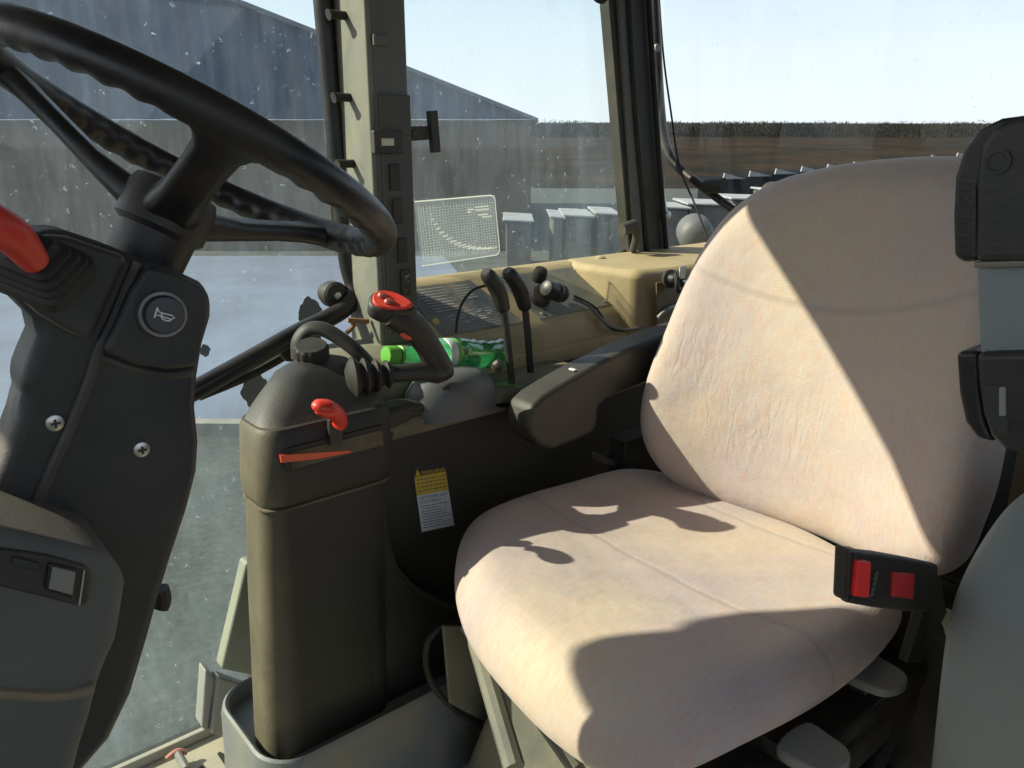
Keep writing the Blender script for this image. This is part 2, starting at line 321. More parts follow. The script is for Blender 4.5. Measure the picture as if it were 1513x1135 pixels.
def petmat():
    m = bpy.data.materials.new('green PET'); m.use_nodes = True; t = m.node_tree; N = t.nodes; K = t.links.new; N.clear()
    out = N.new('ShaderNodeOutputMaterial'); tr = N.new('ShaderNodeBsdfTransparent'); tr.inputs[0].default_value = (.50, .92, .62, 1)
    gl = N.new('ShaderNodeBsdfGlossy'); gl.inputs['Roughness'].default_value = .08
    tl = N.new('ShaderNodeBsdfTranslucent'); tl.inputs[0].default_value = (.10, .55, .25, 1)
    a = N.new('ShaderNodeMixShader'); a.inputs[0].default_value = .34; K(tr.outputs[0], a.inputs[1]); K(tl.outputs[0], a.inputs[2])
    f = N.new('ShaderNodeLayerWeight'); f.inputs[0].default_value = .25
    b = N.new('ShaderNodeMixShader'); K(f.outputs['Facing'], b.inputs[0]); K(a.outputs[0], b.inputs[1]); K(gl.outputs[0], b.inputs[2]); K(b.outputs[0], out.inputs[0])
    return m
M_pet = petmat()
M_cap = mat('green cap', (.12, .40, .05), .4, bump=0)
# ------------------------------------------------------------------ outside
rnd = random.Random(4)
def groundmat():
    m = mat('yard ground', (.020, .027, .022), .9, (.062, .068, .055), .8, 1.6, .6, 30)
    t = m.node_tree; N = t.nodes; K = t.links.new; p = N['Principled BSDF']
    src = p.inputs['Base Color'].links[0].from_socket; tc = N['Texture Coordinate']
    n = N.new('ShaderNodeTexNoise'); n.inputs['Scale'].default_value = 22; n.inputs['Detail'].default_value = 8; K(tc.outputs['Object'], n.inputs[0])
    r = N.new('ShaderNodeMapRange'); r.inputs[1].default_value = .3; r.inputs[2].default_value = .7; r.inputs[3].default_value = .55; r.inputs[4].default_value = 1.35; K(n.outputs[0], r.inputs[0])
    v = N.new('ShaderNodeMixRGB'); v.blend_type = 'MULTIPLY'; v.inputs[0].default_value = 1; K(src, v.inputs[1]); K(r.outputs[0], v.inputs[2]); K(v.outputs[0], p.inputs['Base Color'])
    return m
g = mesh('ground', ([(-700, -700, GZ), (700, -700, GZ), (700, 700, GZ), (-700, 700, GZ)], [(0, 1, 2, 3)]), groundmat(), smooth=False, kind='structure')
M_conc = mat('concrete yard', (.115, .145, .21), .8, (.06, .08, .115), .8, .5, .3, 20)
RH = Vector((sa, -ca, 0))
def fr(x, f, z): return RH*x+FH*f+Vector((0, 0, z))
mesh('concrete_yard', ([fr(-30, 6.7, GZ+.02), fr(0, 6.3, GZ+.02), fr(.2, 9, GZ+.02), fr(-1.5, 17.6, GZ+.02), fr(-30, 17.6, GZ+.02)], [(0, 1, 2, 3, 4)]), M_conc, smooth=False, kind='structure')
mesh('kerb', slab([fr(-30, 6.66, GZ-.05), fr(0, 6.26, GZ-.05), fr(0, 6.26, GZ+.12), fr(-30, 6.66, GZ+.12)], FH*.12), mat('kerb stone', (.20, .19, .15), .85, (.10, .10, .085), .6, 4), smooth=False, kind='structure')
# barn with a metal clad gable
def cladmat(name, col, dust, sc_, fine):
    m = mat(name, col, .6, dust, .6, .5, .0)
    t = m.node_tree; N = t.nodes; K = t.links.new; p = N['Principled BSDF']; tc = N['Texture Coordinate']
    src = p.inputs['Base Color'].links[0].from_socket
    mp = N.new('ShaderNodeMapping'); mp.inputs['Scale'].default_value = (sc_, sc_, .15); n = N.new('ShaderNodeTexNoise'); n.inputs['Scale'].default_value = fine; n.inputs['Detail'].default_value = 5
    K(tc.outputs['Object'], mp.inputs[0]); K(mp.outputs[0], n.inputs[0])
    r = N.new('ShaderNodeMapRange'); r.inputs[1].default_value = .3; r.inputs[2].default_value = .7; r.inputs[3].default_value = .55; r.inputs[4].default_value = 1.4; K(n.outputs[0], r.inputs[0])
    v = N.new('ShaderNodeMixRGB'); v.blend_type = 'MULTIPLY'; v.inputs[0].default_value = 1; K(src, v.inputs[1]); K(r.outputs[0], v.inputs[2]); K(v.outputs[0], p.inputs['Base Color'])
    return m
F0 = 18.6
A = at(785, 177, F=F0); B = at(330, -2, F=F0)
xa = A.dot(RH); xb = B.dot(RH); za = A.z; slope = (B.z-A.z)/(xa-xb); xr = xa-13.0; zr = za+13.0*slope; xl = xr-13
barn = empty('barn', fr(xr, F0, GZ), 'large dark barn with a blue grey metal gable sloping down to brown boarding', 'barn')
gab = []; nb = 150
V = []; F = []
for i in range(nb+1):                                  # ribbed sheet: a zigzag in plan, real ribs
    x = xl+(xa-xl)*i/nb; zt = za+(xa-x)*slope if x > xr else zr-(xr-x)*slope
    f = F0+(.04 if i % 2 else 0); V += [fr(x, f, za-.02), fr(x, f, max(zt, za-.01))]
for i in range(nb): F.append((2*i, 2*i+2, 2*i+3, 2*i+1))
mesh('gable_cladding', (V, F), cladmat('blue grey cladding', (.010, .032, .075), (.03, .056, .10), 1.2, 3), barn, smooth=False)
V, F = slab([fr(xl, F0+.06, GZ), fr(xa, F0+.06, GZ), fr(xa, F0+.06, za-.02), fr(xl, F0+.06, za-.02)], FH*.2)
mesh('wall', (V, F), cladmat('brown weathered boards', (.060, .038, .018), (.14, .10, .05), 1.0, 6), barn, smooth=False)
rv = FH*16
mesh('roof', merge([slab([fr(xa+.15, F0-.12, za-.05), fr(xr, F0-.12, zr+.02), fr(xr, F0-.12, zr+.14), fr(xa+.15, F0-.12, za+.03)], rv), slab([fr(xl-.15, F0-.12, za-.05), fr(xr, F0-.12, zr+.02), fr(xr, F0-.12, zr+.14), fr(xl-.15, F0-.12, za+.03)], rv)]), mat('barn roof', (.05, .07, .10), .5), barn, smooth=False)
tp = []; bt_ = []
for k in range(121):
    x = xl+(xa-xl)*k/120; h = .006+.022*max(0, mnoise.noise(Vector((x*2.3, 4, 0)))); tp.append(fr(x, F0-.05, za+h)); bt_.append(fr(x, F0-.05, za-.004))
mesh('trim', slab(tp+bt_[::-1], FH*.04), M_white, barn, smooth=False)  # white trim strip, its uneven top edge standing for bright glints
# wooded hillside: one mass far off, many small twig clumps, trunks
def forest(name, n, f0, f1, m, dens, seed):
    rg = np.random.default_rng(seed); V = []; F = []; k0 = at(1000, 183, F=1).z
    for k in range(n):
        f = f0+(f1-f0)*(k/n); x = rg.uniform(-.62, .95)*f; hb = GZ+3.4+(f-150)*.019; top = k0*f*(1+.02*math.sin(x/f*9)+rg.normal()*.02)+(rg.random()**14)*.004*f
        ht = top-hb; c = fr(x, f, hb); sc1 = f/110; r0 = .10*sc1
        i = len(V); V += [c+RH*r0, c-RH*r0*.5+FH*r0, c-RH*r0*.5-FH*r0, c+Vector((0, 0, ht*.97))]; F += [(i, i+1, i+3), (i+1, i+2, i+3), (i+2, i, i+3)]
        cr = 1.5*sc1
        for j in range(dens):
            th = rg.uniform(0, 6.283); zz = rg.uniform(.0, 1.0)**.8; rr = cr*math.sqrt(rg.random())*(1.1-max(0, zz-.85)*2.0)
            q = c+RH*(math.cos(th)*rr)+FH*(math.sin(th)*rr)+Vector((0, 0, zz*ht)); s = rg.uniform(.05, .15)*sc1
            a = Vector(rg.normal(size=3)).normalized(); a.z *= 1.8; a *= s; b = Vector(rg.normal(size=3)).normalized()*s*.5
            i = len(V); V += [q-a, q+b, q+a, q-b]; F.append((i, i+1, i+2, i+3))
    return mesh(name, (V, F), m, smooth=False, kind='stuff', tag=('distant band of bare dark woodland along the skyline', 'woodland'))
M_for = mat('bare woodland', (.016, .020, .022), 1, (.045, .036, .022), .9, .045, 0, lo=.42, hi=.58, spec=0)
forest('woodland', 2600, 158, 250, M_for, 110, 7)
# hillside under the trees
hv = []; hf = []; kz = at(1000, 183, F=1).z
FS = [42, 60, 80, 105, 130, 155, 175, 200, 225, 250, 262, 300]; ZS = [GZ-.15, GZ+.3, GZ+1.1, GZ+2.2, GZ+3.0, GZ+3.7, GZ+4.1, GZ+4.6, GZ+5.2, GZ+6.2, 262*kz*.975, 300*kz*.9]
for i in range(61):
    for j in range(12):
        f = FS[j]; x = -300+i*12; hv.append(fr(x, f, ZS[j]+mnoise.noise(Vector((x*.02, f*.02, 0)))*(.25 if 0 < j < 9 else .04)))
for i in range(60):
    for j in range(11): a = i*12+j; hf.append((a, a+12, a+13, a+1))
mesh('hillside', (hv, hf), mat('hill grass', (.034, .024, .017), .9, (.016, .017, .014), .95, .16, 0, lo=.4, hi=.6, spec=0), kind='structure')
# rows of low roofed calf hutches
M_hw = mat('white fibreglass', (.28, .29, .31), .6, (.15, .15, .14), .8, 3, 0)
M_hd = mat('hutch body brown', (.06, .052, .042), .6, (.2, .2, .19), .5, 2, 0)  # body colour, browner and darker than the roof
M_hk = mat('dark pen front', (.05, .055, .06), .6)
def hutch(name, x, f, z, wd, ht, dp, label, grp):
    r = empty(name, fr(x, f, GZ), label, 'hutch', grp)
    Z = Vector((0, 0, 1))
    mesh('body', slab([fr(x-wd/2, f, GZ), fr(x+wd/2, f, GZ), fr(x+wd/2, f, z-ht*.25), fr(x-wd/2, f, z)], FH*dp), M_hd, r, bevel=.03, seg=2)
    mesh('roof', slab([fr(x-wd/2-.06, f-.08, z), fr(x+wd/2+.06, f-.08, z-ht*.25), fr(x+wd/2+.06, f-.08, z-ht*.25+.05), fr(x-wd/2-.06, f-.08, z+.05)], FH*(dp+.16)), M_hw, r, bevel=.02, seg=2)
    mesh('opening', box(fr(x, f-.012, GZ+(z-GZ)*.22), (wd*.8, .02, (z-GZ)*.4), (RH, FH, Z)), M_hk, r, smooth=False)
lab = ['just right of the load chart', 'narrow, second along from the load chart', 'third along from the load chart', 'touching the left edge of the rear cab post', 'just right of the rear cab post', 'second to the right of the rear cab post', 'third to the right of the rear cab post', 'at the right end by the seat back']
for k, (px, wpx, py, dist) in enumerate([(766, 37, 327, 15.5), (824, 14, 322, 15.6), (855, 38, 320, 15.8), (898, 30, 317, 16), (1000, 34, 308, 17), (1050, 62, 303, 17.4), (1110, 54, 295, 18), (1156, 30, 284, 19)]):
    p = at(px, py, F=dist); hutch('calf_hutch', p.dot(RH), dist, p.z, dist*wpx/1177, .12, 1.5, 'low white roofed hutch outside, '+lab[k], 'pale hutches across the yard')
# sawtooth of mono-pitch stalls farther off, each with a bright white triangular cheek
for k in range(10):
    t = k/9; px = 1085+t*345; f = 26+t*20; y = 259-30*t
    p = at(px, y, F=f); x = p.dot(RH); s = f*(40)/1177/2
    r = empty('open_stall', fr(x, f, GZ), 'dark open stall with white triangular cheek, %s of the far row' % ['leftmost', 'second from the left', 'third from the left', 'fourth from the left', 'fifth from the left', 'fifth from the right', 'fourth from the right', 'third from the right', 'second from the right', 'rightmost'][k], 'stall', 'dark stalls in a far row')
    mesh('front', slab([fr(x-s, f, GZ), fr(x+s, f, GZ), fr(x+s, f, p.z-.13), fr(x-s, f, p.z-.13)], FH*3), mat('dark stall', (.014, .017, .02), .9, spec=0) if k == 0 else bpy.data.materials['dark stall'], r, smooth=False)
    mesh('cheek', slab([fr(x-s*.8, f-.05, p.z-.12), fr(x+s*.7, f-.05, p.z-.10), fr(x-s*.72, f-.05, p.z+.0025*f)], FH*.12), M_hw, r, smooth=False)

# ------------------------------------------------------------------ cab shell
mesh('shadow_shaped_cab_roof', slab([(-.24, 1.262, .5), (-.10, 1.228, .5), (.05, 1.232, .5), (.42, 1.278, .5), (.6, 1.285, .5), (1.8, 1.285, .5), (1.8, -.7, .5), (-.66, -.7, .5), (-.70, 1.36, .5), (-.633, 1.433, .5), (-.606, 1.455, .5), (-.572, 1.470, .5), (-.538, 1.462, .5), (-.46, 1.412, .5), (-.437, 1.421, .5), (-.401, 1.423, .5), (-.364, 1.401, .5), (-.297, 1.349, .5), (-.268, 1.30, .5)], (0, 0, .09)), M_roof, bevel=.02, tag=('unseen cab roof panel, its edge shaped to cast the seat shadows', 'roof'))  # roof out of view, outline bent to shape the shadows on the seat
# door glass, right side
door = empty('cab_door', (.0, 1.26, -1.0), 'large dusty glass door with black seal beyond the steering wheel', 'door')
gl = mesh('door_glass', slab([(-.62, 1.262, -.985), (.42, 1.262, -.985), (.475, 1.262, -.62), (.655, 1.262, -.45), (.655, 1.262, .545), (-.62, 1.262, .545)], (0, .005, 0)), M_glass, door, smooth=False)
P = [at(474, -40, Y=1.225), at(488, 120, Y=1.225), at(501, 250, Y=1.225), at(513, 380, Y=1.222), at(523, 428, Y=1.215), at(506, 458, Y=1.205), at(440, 492, Y=1.20), at(360, 537, Y=1.2), at(293, 574, Y=1.2), at(220, 612, Y=1.2)]
mesh('door_frame_tube', tube(P, .0155, 14, 6, flat=1), M_rim, door)
P = [at(474+12, -40, Y=1.24), at(500, 120, Y=1.24), at(513, 250, Y=1.24), at(524, 380, Y=1.24), at(530, 440, Y=1.24)]
mesh('door_seal', tube(P, .012, 10, 4), M_rub, door)
P = [at(293, 585, Y=1.235), at(380, 548, Y=1.235), at(470, 495, Y=1.235)]
mesh('door_brace', tube(P, .009, 8, 4), M_rub, door)
mesh('mount_plate', slab([at(410, 515, Y=1.21), at(440, 500, Y=1.21), at(438, 535, Y=1.21), at(424, 535, Y=1.21)], (0, .02, 0)), M_blk, door, bevel=.003)
c = at(489, 434, Y=1.235)
lt = mesh('door_latch', lathe([(.005, -.022), (.019, -.022), (.0225, -.018), (.0225, 0), (.018, .015)], c, (0, 1, 0), 28), M_blk, door)
mesh('latch_screw', lathe([(.002, -.027), (.006, -.026), (.007, -.022), (.006, -.020)], c, (0, 1, 0), 16), M_steel, lt)
def blob(px, py, r, seed, Y=1.258):
    c = at(px, py, Y=Y); pts = []
    for k in range(40):
        a = 2*math.pi*k/40; rr = r*(1+.07*math.sin(4*a+seed)+.05*math.sin(7*a+seed*2)+.03*math.sin(13*a)); pts.append(c+Vector((math.cos(a)*rr*.8, 0, math.sin(a)*rr)))
    return slab(pts, (0, .001, 0))
for (px, py, r, s) in ((458, 462, .026, 1), (378, 578, .030, 2.2), (303, 518, .010, .6)):
    mesh('sticker_residue', blob(px, py, r, s), M_resid, gl, smooth=False)
# side window between the posts
win = empty('side_window', (1.05, 1.26, -.24), 'fixed dusty side window between the two cab posts', 'window')
sg = mesh('pane', slab([(.70, 1.262, -.25), (1.42, 1.262, -.25), (1.42, 1.262, .545), (.70, 1.262, .545)], (0, .005, 0)), M_glass, win, smooth=False)
# black rubber around the rear lower corner of the pane
P = ats([(893, -30), (903, 80), (913, 180), (924, 290), (931, 345)], Y=1.245)+[at(922, 372, Y=1.24), at(880, 385, Y=1.24), at(800, 398, Y=1.24), at(700, 412, Y=1.24), at(625, 424, Y=1.24)]
mesh('rubber_seal', tube(P, [.009, .009, .010, .010, .009, .005, .004, .004, .004, .004], 8, 5), M_rub, win)
lt = mesh('window_latch', merge([tube([at(918, 340, Y=1.2), at(938, 333, Y=1.2)], .014, 12, 3), tube([at(938, 333, Y=1.2), at(940, 350, Y=1.2), at(934, 372, Y=1.21)], [.011, .009, .008], 10, 4)]), M_pild, win)
mesh('window_corner_knob', lathe([(.01, 0), (.018, .003), (.018, .012), (.012, .017)], at(885, -6, Y=1.2), (-.3, -.8, .3), 20), M_rub, win)
# load chart printed on a clear film stuck to the pane
def quadP(u, v, off=0):  # u right, v down on the chart
    a = at(612, 298, Y=1.25); b = at(731, 288, Y=1.25); d = at(738, 376, Y=1.25); e = at(623, 393, Y=1.25)
    return a*(1-u)*(1-v)+b*u*(1-v)+d*u*v+e*(1-u)*v-Vector((0, off, 0))
def ribbon(p, q, wd):
    p, q = Vector(p), Vector(q); d = (q-p).normalized(); n = Vector((0, 1, 0)).cross(d).normalized()*wd/2
    return [p-n, q-n, q+n, p+n], [(0, 1, 2, 3)]
chart = mesh('load_chart_film', slab([quadP(0, 0), quadP(1, 0), quadP(1, 1), quadP(0, 1)], (0, .0006, 0)), M_film, sg, smooth=False)
rb = []
for i in range(23): u = .17+i*.79/22; rb.append(ribbon(quadP(u, .07, .001), quadP(u, .93, .001), .00055))
for i in range(20): v = .12+i*.80/19; rb.append(ribbon(quadP(.03, v, .0012), quadP(.97, v, .0012), .0005))
for u in (.03, .06, .09, .13, .17): rb.append(ribbon(quadP(u, .08, .0014), quadP(u, .95, .0014), .0009))
mesh('load_chart_grid', merge(rb), film('chart grid', (.85, .87, .82), .72), chart, smooth=False)
rb = []
out = [quadP(u, v, .0016) for u, v in ((.0, .0), (.93, .0), (.97, .015), (.99, .06), (1, .9), (.99, .96), (.95, 1.0), (.0, 1.0))]
for a, b in zip(out, out[1:]): rb.append(ribbon(a, b, .0022))
for k in range(17):
    t = k/16; u = .16+.74*t**1.55; v = .22+.66*(1-(1-t)**2.1); wd = .02+.16*t*(1-.2*t); rb.append(ribbon(quadP(u, v, .002), quadP(min(.97, u+wd), v-.012, .002), .0024))
for (u0, u1, v) in ((.62, .70, .2), (.72, .9, .17), (.72, .9, .22), (.75, .88, .30), (.8, .93, .34), (.62, .66, .24)): rb.append(ribbon(quadP(u0, v, .002), quadP(u1, v, .002), .0026))
mesh('load_chart_curve', merge(rb), M_chart, chart, smooth=False)
# front post with holes, switch, light, coat pegs
post = empty('cab_post', (.70, 1.17, -1.0), 'grey green cab post with coat pegs and switch column beside the glass door', 'post')
mesh('post_body', loft([[Vector((x, y, z)) for x, y in rrect(.698, 1.172, .031, .052, .006, 3)] for z in (-1.0, -.35, .1, .5)]), M_pil, post)
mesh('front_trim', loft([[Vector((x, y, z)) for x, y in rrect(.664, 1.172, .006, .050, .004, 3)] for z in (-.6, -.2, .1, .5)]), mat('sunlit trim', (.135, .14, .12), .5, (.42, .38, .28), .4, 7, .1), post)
mesh('inner_cover', slab([(.672, 1.119, -.30), (.727, 1.119, -.30), (.727, 1.119, .075), (.672, 1.119, .075)], (0, -.006, 0)), mat('post inner cover', (.075, .077, .065), .55, (.17, .15, .11), .3, 8), post, bevel=.002)
def onp(px, py): return at(px, py, Y=1.11)
for (px, py, hw, hh) in ((584, 262, .0085, .020), (588, 312, .0085, .020), (595, 370, .0085, .020)):
    c = onp(px, py); mesh('switch_blank', merge([box(c+Vector((0, .001, 0)), (hw*2, .006, hh*2))]), M_blk, post, bevel=.0015)
c = onp(599, 417); sw = mesh('rocker_switch', box(c, (.017, .01, .042)), M_blk, post, bevel=.002)
mesh('wiper_symbol', merge([ribbon(c+Vector((-.005, -.006, .010)), c+Vector((.005, -.006, .012)), .0012), ribbon(c+Vector((-.004, -.006, .004)), c+Vector((.003, -.006, .012)), .001), ribbon(c+Vector((0, -.006, .002)), c+Vector((.005, -.006, .002)), .001)]), M_line, sw, smooth=False)
mesh('switch_mark', box(c+Vector((-.002, -.006, -.012)), (.003, .001, .002)), M_red, sw, smooth=False)
c = onp(572, 210); mesh('light_housing', box(c, (.052, .012, .034)), M_blk, post, bevel=.002, seg=2)
mesh('lamp_lens', box(c+Vector((-.003, -.006, 0)), (.022, .004, .011)), mat('cream lens', (.62, .62, .45), .3), post, bevel=.001)
c = at(562, 60, Y=1.117); mesh('clip_cover', box(c, (.026, .006, .016)), M_pil, post, bevel=.002)
for (px, py) in ((497, 22), (507, 144), (519, 242)):
    c = at(px, py, Y=1.18); c.x = .655
    pg = mesh('coat_peg', tube([c+Vector((.01, 0, 0)), c+Vector((-.018, 0, .0)), c+Vector((-.026, 0, -.001))], [.0065, .0065, .0085], 12, 3), M_rub, post)
c = at(604, 198, Y=1.12)
br = empty('post_bracket', c, 'dark T shaped bracket sticking out of the cab post over the glass', 'bracket')
mesh('arm', slab(ats([(600, 187), (640, 186), (640, 206), (603, 209)], Y=1.125), (0, .008, 0)), M_pild, br, bevel=.0015)
mesh('crossbar', slab(ats([(635, 164), (647, 163), (652, 225), (641, 226)], Y=1.119), (0, .012, 0)), M_pild, br, bevel=.0015)
mesh('pivot', lathe([(.004, 0), (.008, .002), (.008, .014), (.005, .017)], at(606, 198, Y=1.13), (0, -1, 0), 14), M_blk, br)
# rear corner post
rp = empty('rear_cab_post', at(960, 370, Y=1.2), 'leaning dark grey cab post at the rear right corner', 'post')
mesh('post_body', slab(ats([(897, -40), (962, -40), (986, 372), (931, 380)], Y=1.225), (0, .03, 0)), M_pild, rp, bevel=.004)
mesh('post_ridge', slab(ats([(912, -40), (924, -40), (952, 372), (940, 372)], Y=1.215), (0, .012, 0)), M_pil, rp, bevel=.003)
mesh('post_channel', tube(ats([(926, -40), (935, 120), (945, 250), (957, 375)], Y=1.214), .007, 8, 4), M_rub, rp)
mesh('post_edge', tube(ats([(956, -40), (966, 120), (975, 250), (985, 372)], Y=1.216), .006, 8, 4), M_rub, rp)
# rear window with tubular frame, strut, wiper lamp
rw = empty('rear_window', (1.62, .4, -.3), 'rear window with bent black tube frame above the seat back', 'window')
cg = [Vector((1.50, 1.262, -.34)), Vector((1.565, 1.258, -.34)), Vector((1.62, 1.235, -.34)), Vector((1.652, 1.19, -.34)), Vector((1.66, 1.12, -.34))]; cg = catmull(cg, 4)+[Vector((1.66, -.6, -.34))]
mesh('pane', ([p for p in cg]+[p+Vector((0, 0, .84)) for p in cg], [(k, k+1, len(cg)+k+1, len(cg)+k) for k in range(len(cg)-1)]), M_glass2, rw, angle=180)
mesh('tube_frame', tube(ats([(963, -60), (969, 60), (975, 160), (983, 215), (1000, 245), (1040, 278), (1100, 322)], X=1.55), [.0125]*4+[.0115, .0095, .009], 14, 6), M_rim, rw)
mesh('tube_grip_pad', tube(ats([(1044, 276), (1070, 274)], X=1.53), .0165, 18, 3), M_rub, rw)  # black rubber grip on the bent tube
st = empty('gas_strut', at(985, 320, X=1.50), 'thin grey gas strut alongside the rear cab post', 'strut')
mesh('cylinder', tube(ats([(958, 95), (966, 170), (978, 275)], X=1.50), .0078, 12, 4), M_strut, st)
mesh('rod', tube(ats([(978, 275), (984, 320)], X=1.50), .005, 10, 3), M_steel, st)
mesh('upper_joint', merge([tube(ats([(953, 74), (972, 71)], X=1.5), .009, 12, 3), tube(ats([(955, 74), (957, 98)], X=1.5), .0075, 12, 3)]), M_hndl, st)
mesh('lower_joint', lathe([(.004, -.008), (.009, -.006), (.011, 0), (.009, .006), (.004, .008)], at(985, 318, X=1.49), (0, -1, .1), 16), M_steel, st)
mesh('wire', tube(ats([(972, -30), (980, 80), (992, 170), (1004, 245), (1030, 310), (1044, 350)], X=1.46), .0022, 8, 6), M_rub, tag=('thin black wire dangling in front of the rear window', 'wire'))
wl = empty('work_lamp', at(1025, 345, X=1.8), 'rounded grey work lamp outside behind the seat back', 'lamp')
c = at(1027, 345, X=1.85)
mesh('housing', lathe([(.012, -.05), (.032, -.046), (.044, -.034), (.050, -.012), (.050, .03), (.046, .034)], c, (.7, .7, .15), 24), mat('grey lamp shell', (.085, .09, .09), .6), wl)
mesh('lens', lathe([(.037, .034), (.034, .04), (.001, .043)], c, (.7, .7, .15), 24), M_white, wl)
mesh('stalk', tube([c+Vector((0, 0, -.035)), c+Vector((.0, 0, -.2))], .012, 10, 2), M_blk, wl)
# lower side wall, floor
mesh('side_wall_panel', slab(ats([(364, 832), (430, 820), (430, 1010), (327, 990)], Y=1.2), (0, .03, 0)), mat('pale side wall', (.22, .24, .19), .6, (.34, .31, .22), .5, 6, .1), bevel=.006, tag=('pale green grey wall panel behind the side console', 'panel'))
fl = empty('cab_floor', (.5, .5, -1.03), 'dusty ribbed cab floor with raised lip round the console', 'floor')
mesh('floor_mat', slab([(-.6, -.4, -1.0), (1.8, -.4, -1.0), (1.8, 1.25, -1.0), (-.6, 1.25, -1.0)], (0, 0, -.04)), M_floor, fl, smooth=False)
mesh('door_sill', slab([(-.6, 1.238, -1.0), (.40, 1.238, -1.0), (.40, 1.25, -1.0), (-.6, 1.25, -1.0)], (0, 0, .018)), mat('sill trim', (.33, .33, .28), .55, (.4, .34, .22), .5, 12), fl, bevel=.003)
mesh('sill_end', merge([slab(ats([(304, 990), (320, 1003), (308, 1085), (298, 1075)], Y=1.21), (0, .035, 0)), slab(ats([(322, 1000), (372, 1018), (372, 1100), (312, 1085)], Y=1.2), (0, .03, 0))]), mat('pale sill end', (.25, .26, .245), .5, (.42, .37, .26), .5, 10, .1), fl, bevel=.005)
rb = []
for k in range(9):
    for j in range(3): rb.append(box((.20+k*.035, 1.17-j*.05-(k % 2)*.012, -.999), (.006, .034, .004)))
mesh('floor_slots', merge(rb), M_rub, fl, smooth=False)
cr = [Vector((x, y, 0)) for x, y in rrect(.510, 1.012, .195, .115, .06, 8)]
mesh('console_curb', loft([[v+Vector((0, 0, z)) for v in [Vector((.510+(q.x-.510)*s, 1.012+(q.y-1.012)*s, 0)) for q in cr]] for z, s in ((-1.0, 1.03), (-.93, 1.0), (-.845, .985), (-.833, .97), (-.83, .95), (-.833, .93), (-.86, .925))]), M_curb, fl)
mesh('floor_cable', tube([at(705, 915, Y=.86), at(655, 925, Y=.87), at(630, 955, Y=.88), at(636, 1005, Y=.88), at(668, 1045, Y=.87), at(712, 1075, Y=.86), at(733, 1098, Y=.85), at(722, 1125, Y=.84), at(680, 1150, Y=.84)], .0052, 10, 6), M_rub, tag=('black cable looping down to the floor in front of the seat', 'cable'))
pn = at(263, 1120, Z=-.99)
pin = empty('floor_clip', pn, 'small faded red clip with a grey stem lying on the floor', 'clip')
mesh('clip_head', tube([pn+Vector((-.018, .0, .008)), pn+Vector((0, .0, .014)), pn+Vector((.014, -.006, .007))], .0045, 8, 4), mat('faded red', (.5, .2, .15), .6, DUST, .4, 60), pin)
mesh('stem', tube([pn+Vector((0, 0, .01)), pn+Vector((.0, -.045, .008))], .007, 10, 2), M_strut, pin)
# ------------------------------------------------------------------ right hand dash: shelf, sloped sill, decals
sill = empty('side_dash', (.9, 1.1, -.45), 'dusty tan side dash with control decals and a shelf under the window', 'dashboard')
prof = [(1.25, -.236), (1.212, -.236), (1.20, -.242), (1.090, -.316), (1.078, -.330), (1.074, -.360), (1.062, -.366), (1.055, -.392), (1.055, -.46), (1.25, -.46)]
def ext(pr, x0, x1, dx=0): return slab([Vector((x0, y, z)) for y, z in pr], (x1-x0, 0, 0))
mesh('sloped_panel', ext(prof, .735, 1.20), M_tan, sill, bevel=.004)
mesh('shelf', slab([(.60, .985, -.394), (1.6, .985, -.394), (1.6, 1.06, -.394), (.60, 1.06, -.394)], (0, 0, -.03)), mat('shelf top', (.27, .26, .19), .65, (.36, .31, .2), .5, 9), sill, bevel=.004)
rb = []
for k in range(9):
    for j in range(2): mesh('shelf_slot', box((.89+k*.042, .985+j*.045, -.3925), (.026, .010, .003)), M_rub, sill, smooth=False)
mesh('shelf_gap', slab([(.76, 1.046, -.3925), (1.35, 1.046, -.3925), (1.35, 1.054, -.3925), (.76, 1.054, -.3925)], (0, 0, .002)), M_rub, sill, smooth=False)
mesh('corner_block', slab([(1.185, 1.25, -.232), (1.165, 1.19, -.234), (1.185, 1.09, -.236), (1.205, 1.045, -.238), (1.30, 1.025, -.238), (1.85, 1.02, -.238), (1.85, 1.25, -.232)], (0, 0, -.2)), M_tan, sill, bevel=.02, seg=4)
mesh('socket_panel', slab([(1.235, 1.027, -.262), (1.42, 1.022, -.262), (1.42, 1.022, -.372), (1.245, 1.027, -.372)], (0, -.004, 0)), M_tand, sill, bevel=.006)
for px, py in ((887, 382), (938, 374)):
    mesh('screw_cap', lathe([(.011, 0), (.011, .003), (.006, .006)], at(px, py, Z=-.234), (0, 0, 1), 18), M_tan, sill)
def S(x, s, o=.0): # a point on the sloped panel
    n = Vector((0, -.56, .83)); return Vector((x, 1.20-.110*s, -.242-.074*s))+n*o
def Sribbon(a, b, wd):
    d = (b-a).normalized(); n = Vector((0, -.56, .83)).cross(d).normalized()*wd/2
    return [a-n, b-n, b+n, a+n], [(0, 1, 2, 3)]
d1 = mesh('lever_decal', slab([S(.745, .03), S(.90, .03), S(.945, .97), S(.765, .97)], (0, -.0009, .0013)), M_decal, sill, smooth=False)
rb = []
for k in range(9): s = .10+k*.055; rb.append(Sribbon(S(.765+k*.002, s, .0028), S(.83+.004*(k % 3), s, .0028), .0016))
for k in range(6): s = .12+k*.05; rb.append(Sribbon(S(.85, s, .0028), S(.885+.004*(k % 2), s, .0028), .0014))
for k in range(14):
    x = .80+.02*(k % 5); s = .66+.06*(k//5); rb.append(Sribbon(S(x, s, .0028), S(x+.014, s+.03*((k % 3)-1), .0028), .002))
for k in range(8): s = .60+k*.045; rb.append(Sribbon(S(.792, s, .0027), S(.90, s+.01, .0027), .0007))
mesh('decal_print', merge(rb), M_line, d1, smooth=False)
